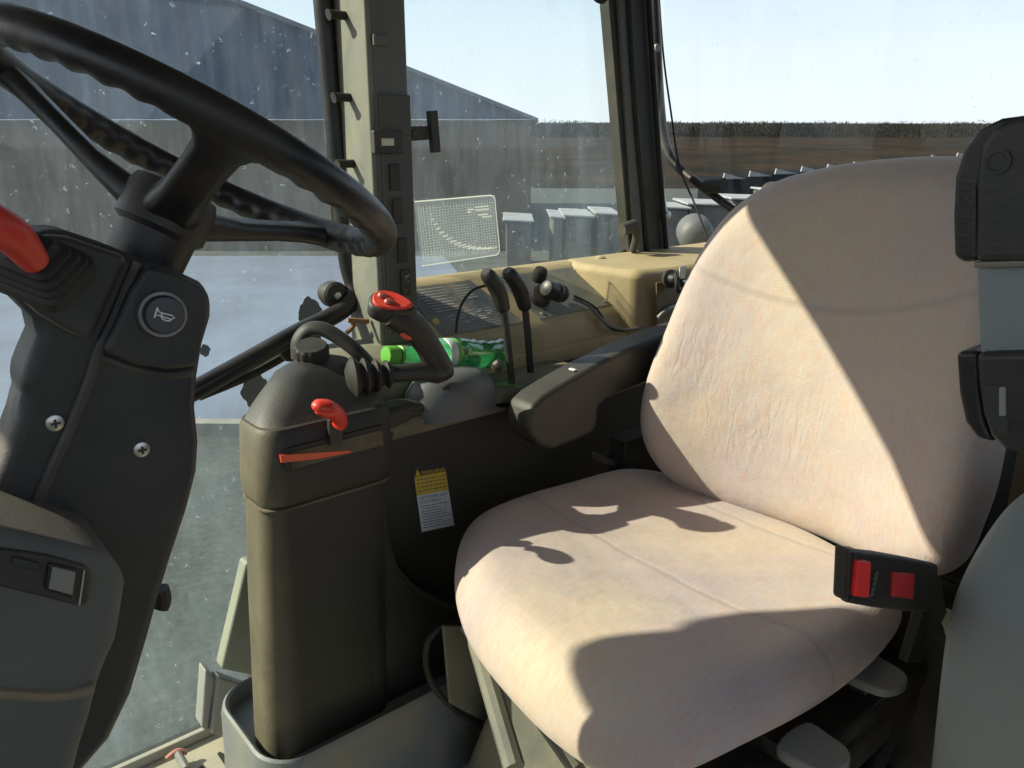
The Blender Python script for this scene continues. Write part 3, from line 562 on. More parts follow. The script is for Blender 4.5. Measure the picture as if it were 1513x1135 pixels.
d2 = mesh('socket_decal', slab([S(.955, .04), S(1.185, .04), S(1.19, .93), S(.985, .97)], (0, -.0009, .0013)), mat('grey decal', (.14, .14, .125), .45, (.34, .30, .21), .6, 12, .05), sill, smooth=False)
for (x, s) in ((1.17, .12), (1.175, .86), (1.0, .88), (.965, .1)):
    mesh('decal_screw', lathe([(.004, 0), (.004, .0015), (.002, .0025)], S(x, s, .0016), (0, -.56, .83), 12), M_steel, sill)
rb = [Sribbon(S(.985+.02*k, .5, .0028), S(.995+.02*k, .5+.05*(k % 2), .0028), .002) for k in range(5)]+[Sribbon(S(1.0, .4, .0028), S(1.06, .42, .0028), .0012), Sribbon(S(1.0, .62, .0028), S(1.05, .64, .0028), .0012)]
mesh('socket_print', merge(rb), M_line, d2, smooth=False)
# power socket with plug
c = at(797, 440, Y=1.13)
so_ = empty('power_socket', c, 'round black power socket on the side dash with a plug beside it', 'socket')
mesh('socket_body', lathe([(.022, -.012), (.022, .012), (.019, .020), (.016, .022)], c, (-.35, -.75, .6), 26), M_blk, so_)
mesh('socket_cap', lathe([(.014, 0), (.015, .012), (.012, .024), (.006, .027)], at(795, 413, Y=1.15), (-.1, -.5, .85), 20), M_rub, so_)
pl = empty('power_plug', at(830, 435, Y=1.08), 'black cylindrical plug with twin cable lying on the side dash', 'plug')
ax = at(848, 441, Y=1.10)-at(805, 425, Y=1.09)
mesh('plug_body', lathe([(.006, 0), (.014, .003), (.016, .012), (.015, .030), (.018, .034), (.018, .042), (.016, .044), (.018, .048), (.016, .056), (.007, .062)], at(805, 425, Y=1.09), ax, 22), M_blk, pl)
mesh('plug_cable', tube([at(848, 441, Y=1.10), at(870, 452, Y=1.085), at(885, 468, Y=1.07), at(902, 482, Y=1.06), at(930, 487, Y=1.05), at(965, 476, Y=1.04), at(985, 462, Y=1.035), at(1003, 452, Y=1.03)], .0036, 8, 6), mat('grey cable', (.13, .13, .125), .4, DUST, .3, 50), pl)
mesh('spare_lead', tube([at(848, 437, Y=1.10), at(880, 455, Y=1.08), at(905, 487, Y=1.06), at(950, 485, Y=1.045), at(985, 478, Y=1.04)], .0022, 8, 6), M_rub, pl)
mesh('curved_lead', tube([at(722, 421, Y=1.05), at(700, 428, Y=1.07), at(684, 446, Y=1.09), at(676, 470, Y=1.09), at(674, 492, Y=1.09)], .0024, 8, 6), M_rub, tag=('thin black lead curving from the control levers to the decal', 'lead'))
# cloth-like black switch cluster on the corner panel
kb = empty('key_switch', at(988, 410, Y=1.02), 'black key switch and dangling tag on the rear corner panel', 'switch')
c = at(988, 412, Y=1.018)
mesh('switch_body', lathe([(.018, 0), (.019, .008), (.012, .012), (.008, .022)], c, (-.2, -.95, .1), 18), M_blk, kb)
mesh('tag_ring', tube([c+Vector((-.004, -.02, .012)), c+Vector((-.012, -.03, -.002)), c+Vector((-.006, -.03, -.02)), c+Vector((.008, -.03, -.014)), c+Vector((.01, -.022, .004))], .0045, 8, 5), M_rub, kb)
mesh('key', merge([box(c+Vector((.004, -.03, .016)), (.018, .004, .026)), box(c+Vector((.018, -.028, -.006)), (.022, .005, .01))]), M_steel, kb, bevel=.002)
mesh('chain', tube([at(972, 470, Y=1.02), at(985, 458, Y=1.015), at(998, 452, Y=1.015), at(1012, 446, Y=1.015)], [.004, .007, .005, .007], 8, 4), M_strut, kb)
# twin hydraulic levers
for (tp, bt, Y, lb) in ((((720, 405), (735, 428), (744, 458)), (757, 560), .985, 'black hydraulic lever nearer the joystick'), (((752, 403), (767, 426), (776, 456)), (785, 550), 1.02, 'black hydraulic lever nearer the window, right of its twin')):
    b = at(*bt, Y=Y); b.z = min(b.z, -.37)
    r = empty('hydraulic_lever', b, lb, 'lever', 'pair of hydraulic levers')
    a = [at(*q, Y=Y) for q in tp]
    d = (a[0]-a[1]).normalized()
    mesh('handle', tube([a[0]+d*.006, a[0]-d*.004, a[1], a[2]-(a[2]-a[1])*.15, a[2]], [.009, .0150, .0165, .0135, .0115], 16, 6, flat=.8), M_rim, r)
    mesh('shaft', tube([a[2], (a[2]+b)/2, b+Vector((0, 0, -.02))], .0062, 10, 3), M_blk, r)
# green bottle lying on the shelf
b0 = at(572, 525, Y=1.02); b1 = at(748, 522, Y=1.03); ax = (b1-b0); Lb = ax.length
bt = empty('bottle', (b0+b1)/2, 'crumpled green plastic bottle lying behind the joystick', 'bottle')
x, y, z = frame(ax); V = []; F = []; prof = [(.004, .0), (.0125, .001), (.0125, .02), (.013, .03), (.019, .05), (.024, .07), (.0255, .085), (.0255, .10), (.0245, .104), (.026, .11), (.0255, .122), (.023, .128), (.0255, .134), (.0225, .142), (.0255, .150), (.0225, .158), (.0255, .166), (.023, .174), (.025, .182), (.024, .194), (.015, .20), (.003, .196)]
sc_ = Lb/.20
for (r, h) in prof:
    for k in range(36):
        a = 2*math.pi*k/36; q = 1+(.16*mnoise.noise(Vector((math.cos(a)*1.3, math.sin(a)*1.3, h*45))) if h > .04 else 0)
        V.append(b0+z*(h*sc_)+(x*math.cos(a)+y*math.sin(a))*r*q*1.0)
for i in range(len(prof)-1):
    for k in range(36): F.append((i*36+k, i*36+(k+1) % 36, (i+1)*36+(k+1) % 36, (i+1)*36+k))
mesh('bottle_body', (V, F), M_pet, bt, angle=60)
mesh('cap', lathe([(.002, -.004), (.0135, -.003), (.0145, 0), (.0145, .017), (.0135, .018)], b0, ax, 24), M_cap, bt)
mesh('neck_ring', lathe([(.0135, .021), (.0150, .022), (.0150, .025), (.0135, .026)], b0, ax, 24), M_cap, bt)
h0 = Lb*.43
mesh('bottle_label', lathe([(.0258, h0), (.0264, h0+.001), (.0264, h0+.014), (.0258, h0+.015)], b0, ax, 30), mat('bottle label', (.55, .6, .58), .4, bump=0), bt)
mesh('label_band', lathe([(.0258, h0+.016), (.0266, h0+.017), (.0266, h0+.022), (.0258, h0+.023)], b0, ax, 30), M_cap, bt)
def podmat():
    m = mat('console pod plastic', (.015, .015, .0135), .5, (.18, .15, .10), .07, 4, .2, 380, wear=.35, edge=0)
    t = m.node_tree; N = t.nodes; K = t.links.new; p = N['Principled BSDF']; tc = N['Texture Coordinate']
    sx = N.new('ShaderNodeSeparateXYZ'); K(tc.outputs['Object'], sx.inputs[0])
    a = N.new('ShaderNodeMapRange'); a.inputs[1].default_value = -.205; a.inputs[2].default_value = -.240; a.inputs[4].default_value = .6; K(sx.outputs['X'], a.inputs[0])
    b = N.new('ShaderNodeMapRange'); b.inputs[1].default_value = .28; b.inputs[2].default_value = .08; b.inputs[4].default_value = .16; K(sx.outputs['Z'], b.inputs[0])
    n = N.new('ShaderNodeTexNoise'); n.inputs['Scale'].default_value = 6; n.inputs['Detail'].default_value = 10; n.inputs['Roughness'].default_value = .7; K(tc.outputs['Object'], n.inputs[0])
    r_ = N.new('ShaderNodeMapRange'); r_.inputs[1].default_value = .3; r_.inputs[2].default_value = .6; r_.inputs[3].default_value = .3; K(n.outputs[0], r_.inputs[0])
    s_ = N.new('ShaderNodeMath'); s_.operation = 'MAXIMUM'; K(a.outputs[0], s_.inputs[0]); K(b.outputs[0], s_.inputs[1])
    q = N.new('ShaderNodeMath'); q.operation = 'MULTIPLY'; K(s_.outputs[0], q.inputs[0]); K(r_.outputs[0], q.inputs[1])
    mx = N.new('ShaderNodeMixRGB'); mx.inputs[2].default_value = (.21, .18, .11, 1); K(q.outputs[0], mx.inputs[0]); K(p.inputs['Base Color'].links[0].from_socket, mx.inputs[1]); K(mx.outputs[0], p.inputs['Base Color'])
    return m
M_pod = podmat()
# ------------------------------------------------------------------ side console with pod
con = empty('side_console', (.6, 1.05, -1.0), 'tall dark side console with pod, warning label and joystick base', 'console')
def rings(spec, n=7): return [[Vector((x, y, z)) for x, y in rrect((x0+x1)/2, (y0+y1)/2, (x1-x0)/2, (y1-y0)/2, r, n)] for (z, x0, x1, y0, y1, r) in spec]
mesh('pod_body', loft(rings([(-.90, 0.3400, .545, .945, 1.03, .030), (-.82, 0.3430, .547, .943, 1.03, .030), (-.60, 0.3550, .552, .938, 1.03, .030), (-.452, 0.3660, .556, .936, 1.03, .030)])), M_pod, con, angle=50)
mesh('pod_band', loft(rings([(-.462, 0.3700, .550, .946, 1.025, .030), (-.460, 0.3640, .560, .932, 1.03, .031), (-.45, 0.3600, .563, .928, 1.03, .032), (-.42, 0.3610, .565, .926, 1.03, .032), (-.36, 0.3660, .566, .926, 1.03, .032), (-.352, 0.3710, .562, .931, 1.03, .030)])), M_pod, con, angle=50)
mesh('pod_lip', loft(rings([(-.4655, 0.3645, .5595, .9325, 1.03, .030), (-.4645, 0.3615, .5625, .9295, 1.03, .031), (-.4625, 0.3615, .5625, .9295, 1.03, .031), (-.4615, 0.3645, .5595, .9325, 1.03, .030)])), mat('dusty lip', (.16, .13, .08), .7, (.03, .028, .02), .8, 14), con, angle=60)
mesh('pod_top', loft(rings([(-.354, 0.3740, .560, .938, 1.03, .030), (-.343, 0.3830, .562, .948, 1.035, .032), (-.33, 0.3970, .560, .960, 1.04, .034), (-.317, 0.4130, .556, .974, 1.045, .036), (-.304, 0.4310, .550, .990, 1.05, .035), (-.297, 0.4520, .540, 1.0, 1.05, .025), (-.292, 0.4720, .52, 1.012, 1.045, .012)])), M_col, con, angle=60)
# slot across the band
mesh('lever_slot', loft([[Vector((x, .9245+d, z)) for x, z in rrect(.468, -.392, .076*s, .0165*s, .014, 5)] for d, s in ((.004, 1.06), (0, 1.06), (-.0015, 1.0), (-.0015, 1.0))]), M_rub, con)
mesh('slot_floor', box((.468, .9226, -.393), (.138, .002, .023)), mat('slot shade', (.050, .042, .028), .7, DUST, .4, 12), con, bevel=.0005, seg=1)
mesh('slot_stripe', slab(ats([(414, 673), (455, 670), (515, 666), (522, 668), (470, 678), (416, 684)], Y=.9205), (0, .003, 0)), M_ora, con, smooth=False)
# red lever in the slot
p0 = at(492, 655, Y=.918); p1 = at(498, 628, Y=.905)
rl = empty('slot_lever', p0, 'small bright red paddle lever in the console slot', 'lever')
mesh('stem', slab(ats([(487, 620), (508, 620), (506, 660), (488, 660)], Y=.915), (0, .01, 0)), M_blk, rl, bevel=.002)
V, F = tube([at(461, 603, Y=.90), at(468, 601, Y=.898), at(482, 604, Y=.897), at(496, 611, Y=.90), at(502, 622, Y=.904), at(499, 630, Y=.908)], [.003, .0125, .0165, .0150, .0115, .009], 18, 6, flat=.75)
mesh('paddle', (V, F), M_red, rl)
# round knob and hoop handle
c = at(461, 522, Y=1.03)
kn = empty('adjuster_knob', c, 'grey fluted round knob on top of the console pod', 'knob')
V = []; F = []; pr = [(.018, -.018), (.0225, -.015), (.0235, 0), (.0235, .010), (.021, .014), (.004, .015)]; n = 48; x, y, z = frame((-.15, -.25, .95))
for r, h in pr:
    for k in range(n): a = 2*math.pi*k/n; q = r*(1+(.035*(1 if k % 4 < 2 else -1) if .0 < r-.021 else 0)); V.append(c+z*h+(x*math.cos(a)+y*math.sin(a))*q)
for i in range(len(pr)-1):
    for k in range(n): F.append((i*n+k, i*n+(k+1) % n, (i+1)*n+(k+1) % n, (i+1)*n+k))
F.append(tuple(range((len(pr)-1)*n, len(pr)*n)))
mesh('knob_cap', (V, F), M_rub, kn, angle=25)
mesh('hoop_handle', tube([at(440, 530, Y=1.09), at(441, 505, Y=1.09), at(455, 488, Y=1.085), at(478, 487, Y=1.07), at(505, 502, Y=1.05), at(530, 522, Y=1.03), at(548, 540, Y=1.02)], [.013, .014, .014, .013, .0125, .012, .011], 14, 6, flat=.7), M_blk, con)
# main body with recess
mesh('recess_panel', slab([(.54, 1.0, -1.0), (1.25, 1.0, -1.0), (1.25, 1.0, -.395), (.54, 1.0, -.395)], (0, .05, 0)), M_con, con, bevel=.004)
op = [(548, 632), (566, 610), (600, 598), (640, 592), (700, 588), (760, 586), (800, 590), (800, 610), (740, 606), (690, 607), (650, 612), (612, 622), (588, 640), (574, 675), (572, 730), (577, 790), (592, 840), (622, 872), (662, 893), (705, 905), (760, 905), (760, 1080), (552, 1080)]
mesh('body_frame', slab(ats(op, Y=.958), (0, .045, 0)), M_con, con, bevel=.012, seg=4)
mesh('body_seam', tube(ats([(516, 708), (522, 790), (533, 880), (545, 960), (557, 1048)], Y=.9405), .0012, 6, 3), M_rub, con)
mesh('top_ledge', loft(rings([(-.42, .545, 1.0, .965, 1.06, .02), (-.400, .545, 1.0, .957, 1.06, .025), (-.388, .55, 1.0, .964, 1.06, .02), (-.384, .56, .99, .975, 1.055, .02)])), mat('olive ledge', (.085, .08, .05), .55, (.32, .26, .15), .6, 9), con, angle=60)
c = Vector((.70, .985, -.385))
dm = mesh('grey_dome', loft([[c+Vector((math.cos(a)*rx, math.sin(a)*ry, h)) for a in [2*math.pi*k/40 for k in range(40)]] for rx, ry, h in ((.082, .052, -.02), (.082, .052, .0), (.078, .049, .018), (.066, .042, .034), (.046, .03, .045), (.02, .012, .050), (.002, .001, .051))]), M_dome, con, angle=70)
mesh('dome_button', lathe([(.009, 0), (.010, .008), (.006, .015), (.001, .016)], at(733, 545, Y=.96), (.2, -.4, .9), 16), M_blk, con)
mesh('dome_slot', box(at(661, 574, Y=.93), (.006, .004, .02), frame((0, -1, .3), (.3, 0, 1))), M_blk, dm, bevel=.001)
mesh('yellow_button', lathe([(.011, 0), (.012, .006), (.009, .012), (.001, .013)], at(640, 482, Y=1.13), (-.1, -.5, .85), 18), M_ylk, tag=('small yellow push button beside the decals', 'button'))
mesh('rusty_catch', merge([tube([at(512, 492, Y=1.17), at(522, 482, Y=1.17), at(518, 472, Y=1.17)], .004, 8, 4), tube([at(514, 473, Y=1.16), at(545, 475, Y=1.15)], .0045, 8, 3)]), mat('rusty steel', (.22, .10, .04), .7, (.3, .2, .1), .6, 70), tag=('small rusty catch at the foot of the cab post', 'catch'))
# bulkhead top behind the pod
mesh('wheel_arch_top', loft(rings([(-.5, .50, .80, 1.03, 1.20, .06), (-.38, .505, .80, 1.03, 1.20, .06), (-.335, .53, .79, 1.04, 1.20, .05), (-.318, .56, .77, 1.07, 1.19, .03)])), mat('pale ledge', (.17, .165, .12), .6, (.3, .25, .16), .5, 7), con, angle=60)
# warning label
wl_ = [at(610, 692, Y=.9985), at(656, 684, Y=.9985), at(671, 776, Y=.9985), at(623, 786, Y=.9985)]
def wq(u, v, o=0): a, b, c_, d = wl_; return a*(1-u)*(1-v)+b*u*(1-v)+c_*u*v+d*(1-u)*v-Vector((0, o, 0))
wn = mesh('warning_label', slab([wq(0, 0), wq(1, 0), wq(1, 1), wq(0, 1)], (0, -.0006, 0)), M_lab, tag=('yellow and white warning label stuck in the console recess', 'label'), smooth=False)
mesh('yellow_block', slab([wq(0, .13, .0007), wq(1, .13, .0007), wq(1, .42, .0007), wq(0, .42, .0007)], (0, -.0004, 0)), M_yel, wn, smooth=False)
mesh('black_header', slab([wq(0, 0, .0007), wq(1, 0, .0007), wq(1, .13, .0007), wq(0, .13, .0007)], (0, -.0004, 0)), M_ink, wn, smooth=False)
xd = wq(1, .5)-wq(0, .5); yd = wq(.5, 0)-wq(.5, 1)
W0 = xd.length; H0_ = yd.length
text('warning_word', 'WARNING', W0*.155, wq(.22, .118, .0013), xd, yd, M_yel, wn, .0001)
mesh('warning_triangle', slab([wq(.04, .12, .0012), wq(.19, .12, .0012), wq(.115, .02, .0012)], (0, -.0002, 0)), M_yel, wn, smooth=False)
text('label_heading', 'OPTIONAL LIFT', W0*.125, wq(.06, .495, .0008), xd, yd, M_inkb, wn, .0001)
text('label_heading', 'CONTROLS', W0*.125, wq(.06, .56, .0008), xd, yd, M_inkb, wn, .0001)
rb = []
rnd2 = random.Random(3)
for k in range(4):
    u = .06; v = .185+k*.058
    while u < .9: l = rnd2.uniform(.05, .14); rb.append(ribbon(wq(u, v, .0013), wq(min(u+l, .95), v, .0013), .0021)); u += l+.03
for k in range(9):
    u = .10 if k % 2 else .06; v = .605+k*.042; e = rnd2.uniform(.55, .95)
    while u < e: l = rnd2.uniform(.04, .12); rb.append(ribbon(wq(u, v, .0008), wq(min(u+l, .95), v, .0008), .0015)); u += l+.025
mesh('label_small_print', merge(rb), M_inkb, wn, smooth=False)
# joystick
j = empty('joystick', at(600, 555, Y=.95), 'black joystick with red button plate leaning over the console', 'joystick')
g0 = [at(574, 462, Y=.95), at(592, 470, Y=.95), at(612, 485, Y=.95), at(630, 508, Y=.95), at(643, 532, Y=.95), at(648, 546, Y=.95)]
mesh('grip', tube(g0, [.016, .019, .0185, .0165, .018, .021], 18, 6, flat=1.15), M_blk, j)
mesh('elbow', tube([at(664, 547, Y=.95), at(645, 549, Y=.95), at(620, 549, Y=.95), at(575, 553, Y=.96)], [.012, .0185, .014, .0125], 16, 6), M_blk, j)
nr = Vector((-.15, -.50, .85)).normalized(); hx = Vector((sa, -ca, -.15)); hx = (hx-nr*hx.dot(nr)).normalized(); hy = nr.cross(hx)
hc = at(579, 448, Y=.95)
tear = catmull([(-.028, 0), (-.023, .014), (-.008, .0185), (.010, .015), (.027, .005), (.029, -.003), (.012, -.014), (-.008, -.0185), (-.023, -.014)] and [Vector((a, b, 0)) for a, b in [(-.028, 0), (-.023, .014), (-.008, .0185), (.010, .015), (.027, .005), (.029, -.003), (.012, -.014), (-.008, -.0185), (-.023, -.014)]], 5, True)
def plate(s, h0, h1, h2, s2): return loft([[hc+hx*(p.x*k)+hy*(p.y*k)+nr*h for p in tear] for k, h in ((s*.8, h0-.006), (s, h0), (s, h1), (s2, h2))])
mesh('head', plate(1.17, -.018, -.001, .002, 1.05), M_blk, j, angle=50)
hd = mesh('button_plate', plate(.98, .0, .004, .006, .92), M_red, j, angle=50)
for (a, b) in ((-.015, .004), (-.004, -.006)):
    mesh('thumb_button', lathe([(.006, 0), (.0065, .003), (.004, .006), (.001, .0065)], hc+hx*a+hy*b+nr*.005, nr, 18), mat('worn red button', (.30, .06, .04), .4, bump=0), hd)
mesh('trigger', tube([at(594, 488, Y=.945), at(598, 496, Y=.943), at(606, 498, Y=.943)], .005, 8, 4), M_ora, j)
bl0 = at(582, 552, Y=.955); bl1 = at(512, 560, Y=.975); ax = bl1-bl0; Lx = ax.length
mesh('bellows', lathe([(.011, 0)]+[q for k in range(4) for q in ((.013+.0035*k, Lx*(.04+.24*k)), (.020+.0035*k, Lx*(.12+.24*k)), (.0205+.0035*k, Lx*(.15+.24*k)), (.013+.0035*k, Lx*(.22+.24*k)))]+[(.012, Lx*1.02)], bl0, ax, 28), M_rub, j, angle=50)
# ------------------------------------------------------------------ steering wheel
KS = .88; C = Vector((.272, .785, -.005))*KS; RW = .187*KS; al = .533
n_ = Vector((math.sin(al), 0, math.cos(al))); e1 = Vector((math.cos(al), 0, -math.sin(al))); e2 = Vector((0, 1, 0))
sw_ = empty('steering_wheel', C-n_*.12, 'big black three spoke steering wheel with finger grips', 'steering wheel')
V = []; F = []; nu, nv = 360, 18
for i in range(nu):
    t = 2*math.pi*i/nu; rd = e1*math.cos(t)+e2*math.sin(t)
    sp_ = min(abs((t-a+math.pi) % (2*math.pi)-math.pi) for a in (.33, 2.42, 4.51))
    wv = .0021*min(1, max(0, (sp_-.2)/.12))
    for k in range(nv):
        a = 2*math.pi*k/nv; du = math.cos(a); dn = math.sin(a)
        inn = max(0, -du*.7-dn*.7)
        r = .0134-wv*inn*(1+math.cos(t*46))*.62
        V.append(C+rd*(RW+r*du)+n_*(r*dn*1.05))
for i in range(nu):
    for k in range(nv): F.append((i*nv+k, ((i+1) % nu)*nv+k, ((i+1) % nu)*nv+(k+1) % nv, i*nv+(k+1) % nv))
mesh('rim', (V, F), M_rim, sw_)
for a in (.33, 2.42, 4.51):
    d = e1*math.cos(a)+e2*math.sin(a); s = n_.cross(d)
    rg = []
    for (rr, h, hw, ht) in ((.010, -.062, .021, .020), (.035, -.060, .0205, .015), (.075, -.047, .0165, .0105), (.12, -.028, .0155, .0095), (.155, -.014, .0165, .010), (.172, -.007, .022, .011), (.186, -.002, .034, .0105)):
        rr, h, hw, ht = rr*KS, h*KS, hw*KS*1.2, ht*KS
        rg.append([C+d*rr+n_*h+s*x+n_*y for x, y in rrect(0, 0, hw, ht, ht*.8, 4)])
    mesh('spoke', loft(rg), M_rim, sw_, angle=60)
mesh('hub', lathe([(a*KS, b*KS) for a, b in [(.030, -.128), (.034, -.120), (.035, -.085), (.041, -.080), (.041, -.050), (.037, -.040), (.030, -.037), (.027, -.042), (.002, -.045)]], C, n_, 40), M_blk, sw_)
mesh('hub_collar', lathe([(.020, -.14), (.023, -.135), (.023, -.108), (.018, -.10)], C, n_, 30), M_rub, sw_)
# ------------------------------------------------------------------ steering column cover
colm = empty('steering_column', (.2, .78, -1.0), 'tall black steering column cover with horn button below the wheel', 'column')
YC = .616
op = [(8, 418), (14, 385), (36, 350), (62, 337), (100, 341), (150, 358), (205, 380), (262, 400), (300, 418), (316, 436), (315, 470), (303, 510), (295, 560), (292, 605), (297, 655), (294, 700), (280, 755), (258, 820), (238, 885), (220, 950), (196, 1030), (165, 1095), (118, 1150), (40, 1180), (-60, 1180), (-60, 880), (-30, 770), (0, 690), (26, 620), (35, 585), (28, 566), (42, 530), (56, 498), (50, 472), (24, 446)]
mesh('cover', slab(ats(op, Y=YC), (0, .055, 0)), M_col, colm, bevel=.015, seg=5)
mesh('column_core', slab(ats([(110, 420), (240, 440), (230, 700), (150, 1000), (60, 1180), (-60, 1180), (60, 800)], Y=YC+.05), (0, .10, 0)), M_blk, colm, bevel=.02)
mesh('cover_ridge', tube(ats([(203, 388), (185, 430), (165, 478), (144, 520), (132, 560), (108, 620), (82, 680), (55, 740), (34, 785)], Y=YC-.001), .0042, 10, 4), M_col, colm)
mesh('switch_housing', slab(ats([(217, 392), (262, 405), (298, 422), (311, 440), (310, 470), (300, 512), (293, 543), (250, 548), (200, 541), (152, 520), (172, 478), (192, 430)], Y=YC-.011), (0, .012, 0)), M_col, colm, bevel=.005, seg=4)
mesh('lever_housing', slab(ats([(18, 405), (40, 360), (64, 346), (100, 349), (150, 366), (192, 380), (165, 440), (134, 508), (95, 488), (58, 466), (26, 438)], Y=YC-.010), (0, .012, 0)), M_col, colm, bevel=.006, seg=4)
mesh('cover_step', tube(ats([(142, 525), (200, 545), (245, 552), (285, 549)], Y=YC+.002), .0045, 10, 4), M_col, colm)
# boot and red lever
c = at(62, 400, Y=YC-.010); ax = (Vector((-.30, -.62, .72))).normalized()
bx = Vector((sa, -ca, -.55)); bx = (bx-ax*bx.dot(ax)).normalized(); by = ax.cross(bx)
rl = empty('column_lever', c, 'bright red lever in a stepped rubber boot on the column', 'lever')
mesh('boot', loft([[c+bx*x+by*y+ax*h for x, y in rrect(0, 0, s*KS, s*.85*KS, s*.35*KS, 4)] for s, h in ((.031, -.006), (.031, .002), (.028, .004), (.028, .007), (.025, .008), (.025, .012), (.021, .013), (.021, .017), (.016, .019), (.014, .026), (.012, .027))]), M_rub, rl, angle=40)
k0 = at(50, 385, Y=YC-.035); k1 = at(20, 350, Y=YC-.045); k2 = at(-12, 332, Y=YC-.05); k3 = at(-60, 310, Y=YC-.05)
mesh('red_handle', tube([k0+(k0-k1)*.1, k0, k1, k2, k3], [.0075, .0088, .0118, .0132, .013], 20, 6), M_red, rl)
# horn button
c = at(239, 464, Y=YC-.012); ax = Vector((-.12, -1, .10)).normalized()
hb = empty('horn_button', c, 'round horn button with silver ring and white horn symbol', 'button')
mesh('ring', lathe([(.0172, -.004), (.0172, .004), (.0164, .006), (.0142, .006), (.0140, .003)], c, ax, 40), mat('dull ring', (.20, .20, .20), .4, DUST, .4, 60, metal=.6), hb)
cpp = mesh('cap', lathe([(.0138, .001), (.0138, .0115), (.0126, .0135), (.001, .014)], c, ax, 40), mat('horn cap', (.03, .032, .045), .35, DUST, .15, 40, 0), hb)
X = Vector((sa, -ca, 0)); X = (X-ax*X.dot(ax)).normalized(); Yv = ax.cross(X); X = X*math.cos(-.35)+Yv*math.sin(-.35); Yv = ax.cross(X)
def hp(x, y): return c+ax*.0145+X*x*.00082+Yv*y*.00082
hl = [(-8, 4.5), (-6, 1.5), (-2, 1.2), (5, 1.6), (8, 0), (5, -1.9), (-2, -1.6), (-6, -1.5), (-8, -4.5)]
rb = [tube([hp(*a) for a in hl]+[hp(-8, 4.5)], .00055, 6, 1), tube([hp(-8, 4.5), hp(-8, -4.5)], .0006, 6, 1), tube([hp(-2, 1.2), hp(-3.2, -.1), hp(-2, -3.2), (hp(2, -4.2)), hp(5, -3.2), hp(5, -1.9)], .00055, 6, 3)]
mesh('horn_symbol', merge(rb), M_white, cpp)
for px, py in ((80, 624), (208, 663)):
    c = at(px, py, Y=YC)
    s = mesh('cover_screw', lathe([(.0055, -.001), (.0063, .001), (.0058, .003), (.0035, .0038), (.001, .004)], c, (0, -1, 0), 20), M_steel, colm)
    mesh('screw_recess', merge([box(c+Vector((0, -.0044, 0)), (.006, .001, .0016)), box(c+Vector((0, -.0044, 0)), (.0016, .0012, .006))]), M_ink, s, smooth=False)
mesh('column_stop', tube([at(236, 870, Y=.69), at(240, 885, Y=.69), at(236, 898, Y=.69)], .008, 10, 3), M_rub, colm)
# dash side with rocker panel
ds = empty('instrument_side_panel', (.0, .62, -1.0), 'grey dash side box with black rocker switch panel low on the left', 'panel')
YD = .53
op = [(-90, 760), (0, 783), (60, 797), (120, 812), (165, 826), (186, 842), (190, 866), (184, 905), (176, 950), (160, 985), (150, 1012), (138, 1060), (122, 1110), (105, 1180), (-90, 1180)]
mesh('panel_body', slab(ats(op, Y=YD), (0, .2, 0)), M_dash, ds, bevel=.012, seg=4)
mesh('panel_step', tube(ats([(-60, 1018), (0, 1024), (60, 1028), (105, 1026), (138, 1016)], Y=YD-.0005), .0035, 8, 4), mat('worn step', (.16, .13, .08), .6, DUST, .5, 12), ds)
pb = mesh('rocker_frame', slab(ats([(-60, 795), (0, 812), (70, 822), (128, 838), (136, 850), (130, 892), (120, 898), (60, 882), (0, 868), (-60, 855)], Y=YD-.004), (0, .01, 0)), M_blk, ds, bevel=.003)
rk = mesh('rocker_switch', slab(ats([(72, 833), (116, 843), (110, 886), (66, 873)], Y=YD-.008), (0, .008, 0)), M_rim, pb, bevel=.002)
mesh('rocker_lens', slab(ats([(78, 838), (112, 846), (107, 880), (72, 870)], Y=YD-.0095), (0, .002, 0)), mat('smoky lens', (.20, .20, .18), .25, DUST, .4, 20, 0), rk, bevel=.0005)
mesh('rocker_switch', slab(ats([(20, 824), (58, 833), (55, 845), (17, 836)], Y=YD-.007), (0, .006, 0)), M_ink, pb, bevel=.001)
mesh('frame_line', tube(ats([(124, 842), (117, 894)], Y=YD-.005), .0008, 6, 1), M_steel, pb)
# ------------------------------------------------------------------ seat
seat = empty('driver_seat', (.78, .60, -1.0), 'driver seat in faded pink beige fabric with black armrest', 'seat')
# cushion
def smooth(t): t = max(0, min(1, t)); return t*t*(3-2*t)
cu = catmull([Vector(p+(0,)) for p in [(1.10, .60), (1.09, .80), (1.03, .885), (.92, .905), (.78, .915), (.665, .895), (.585, .825), (.53, .73), (.505, .62), (.492, .52), (.503, .445), (.555, .385), (.66, .358), (.78, .350), (.90, .355), (1.00, .38), (1.06, .45)]], 8, True)
cc = Vector((.78, .60, 0))
def ctop(x, y):
    v = (y-.60)/.31; u = (x-.48)/.58
    z = -.545+.020*abs(v)**2.2-.018*u*(1-abs(v)**2)+.010*math.exp(-((u-.25)/.2)**2)
    z -= .0035*math.exp(-((u-.42-.10*v*v)/.03)**2)*(1 if abs(v) < .55 else 0)*.6
    return z+.0022*mnoise.noise(Vector((x*9, y*9, 0)))
prof = [(.02, 0)]+[(s, 0) for s in (.1, .18, .26, .34, .42, .5, .57, .64, .70, .76, .81)]+[(.86, -.003), (.90, -.008), (.94, -.018), (.97, -.028), (.99, -.040), (1.0, -.052), (.995, -.062), (.975, -.070), (.94, -.075), (.88, -.078), (.8, -.080), (.4, -.080)]
V = []; F = []; n = len(cu)
for s, dz in prof:
    for p in cu:
        q = cc+(p-cc)*s
        base = ctop(q.x, q.y) if dz > -.065 else ctop(cc.x+(p.x-cc.x)*.98, cc.y+(p.y-cc.y)*.98)
        V.append(Vector((q.x, q.y, base+dz*(1.0+.25*smooth((.62-q.x)/.15)))))
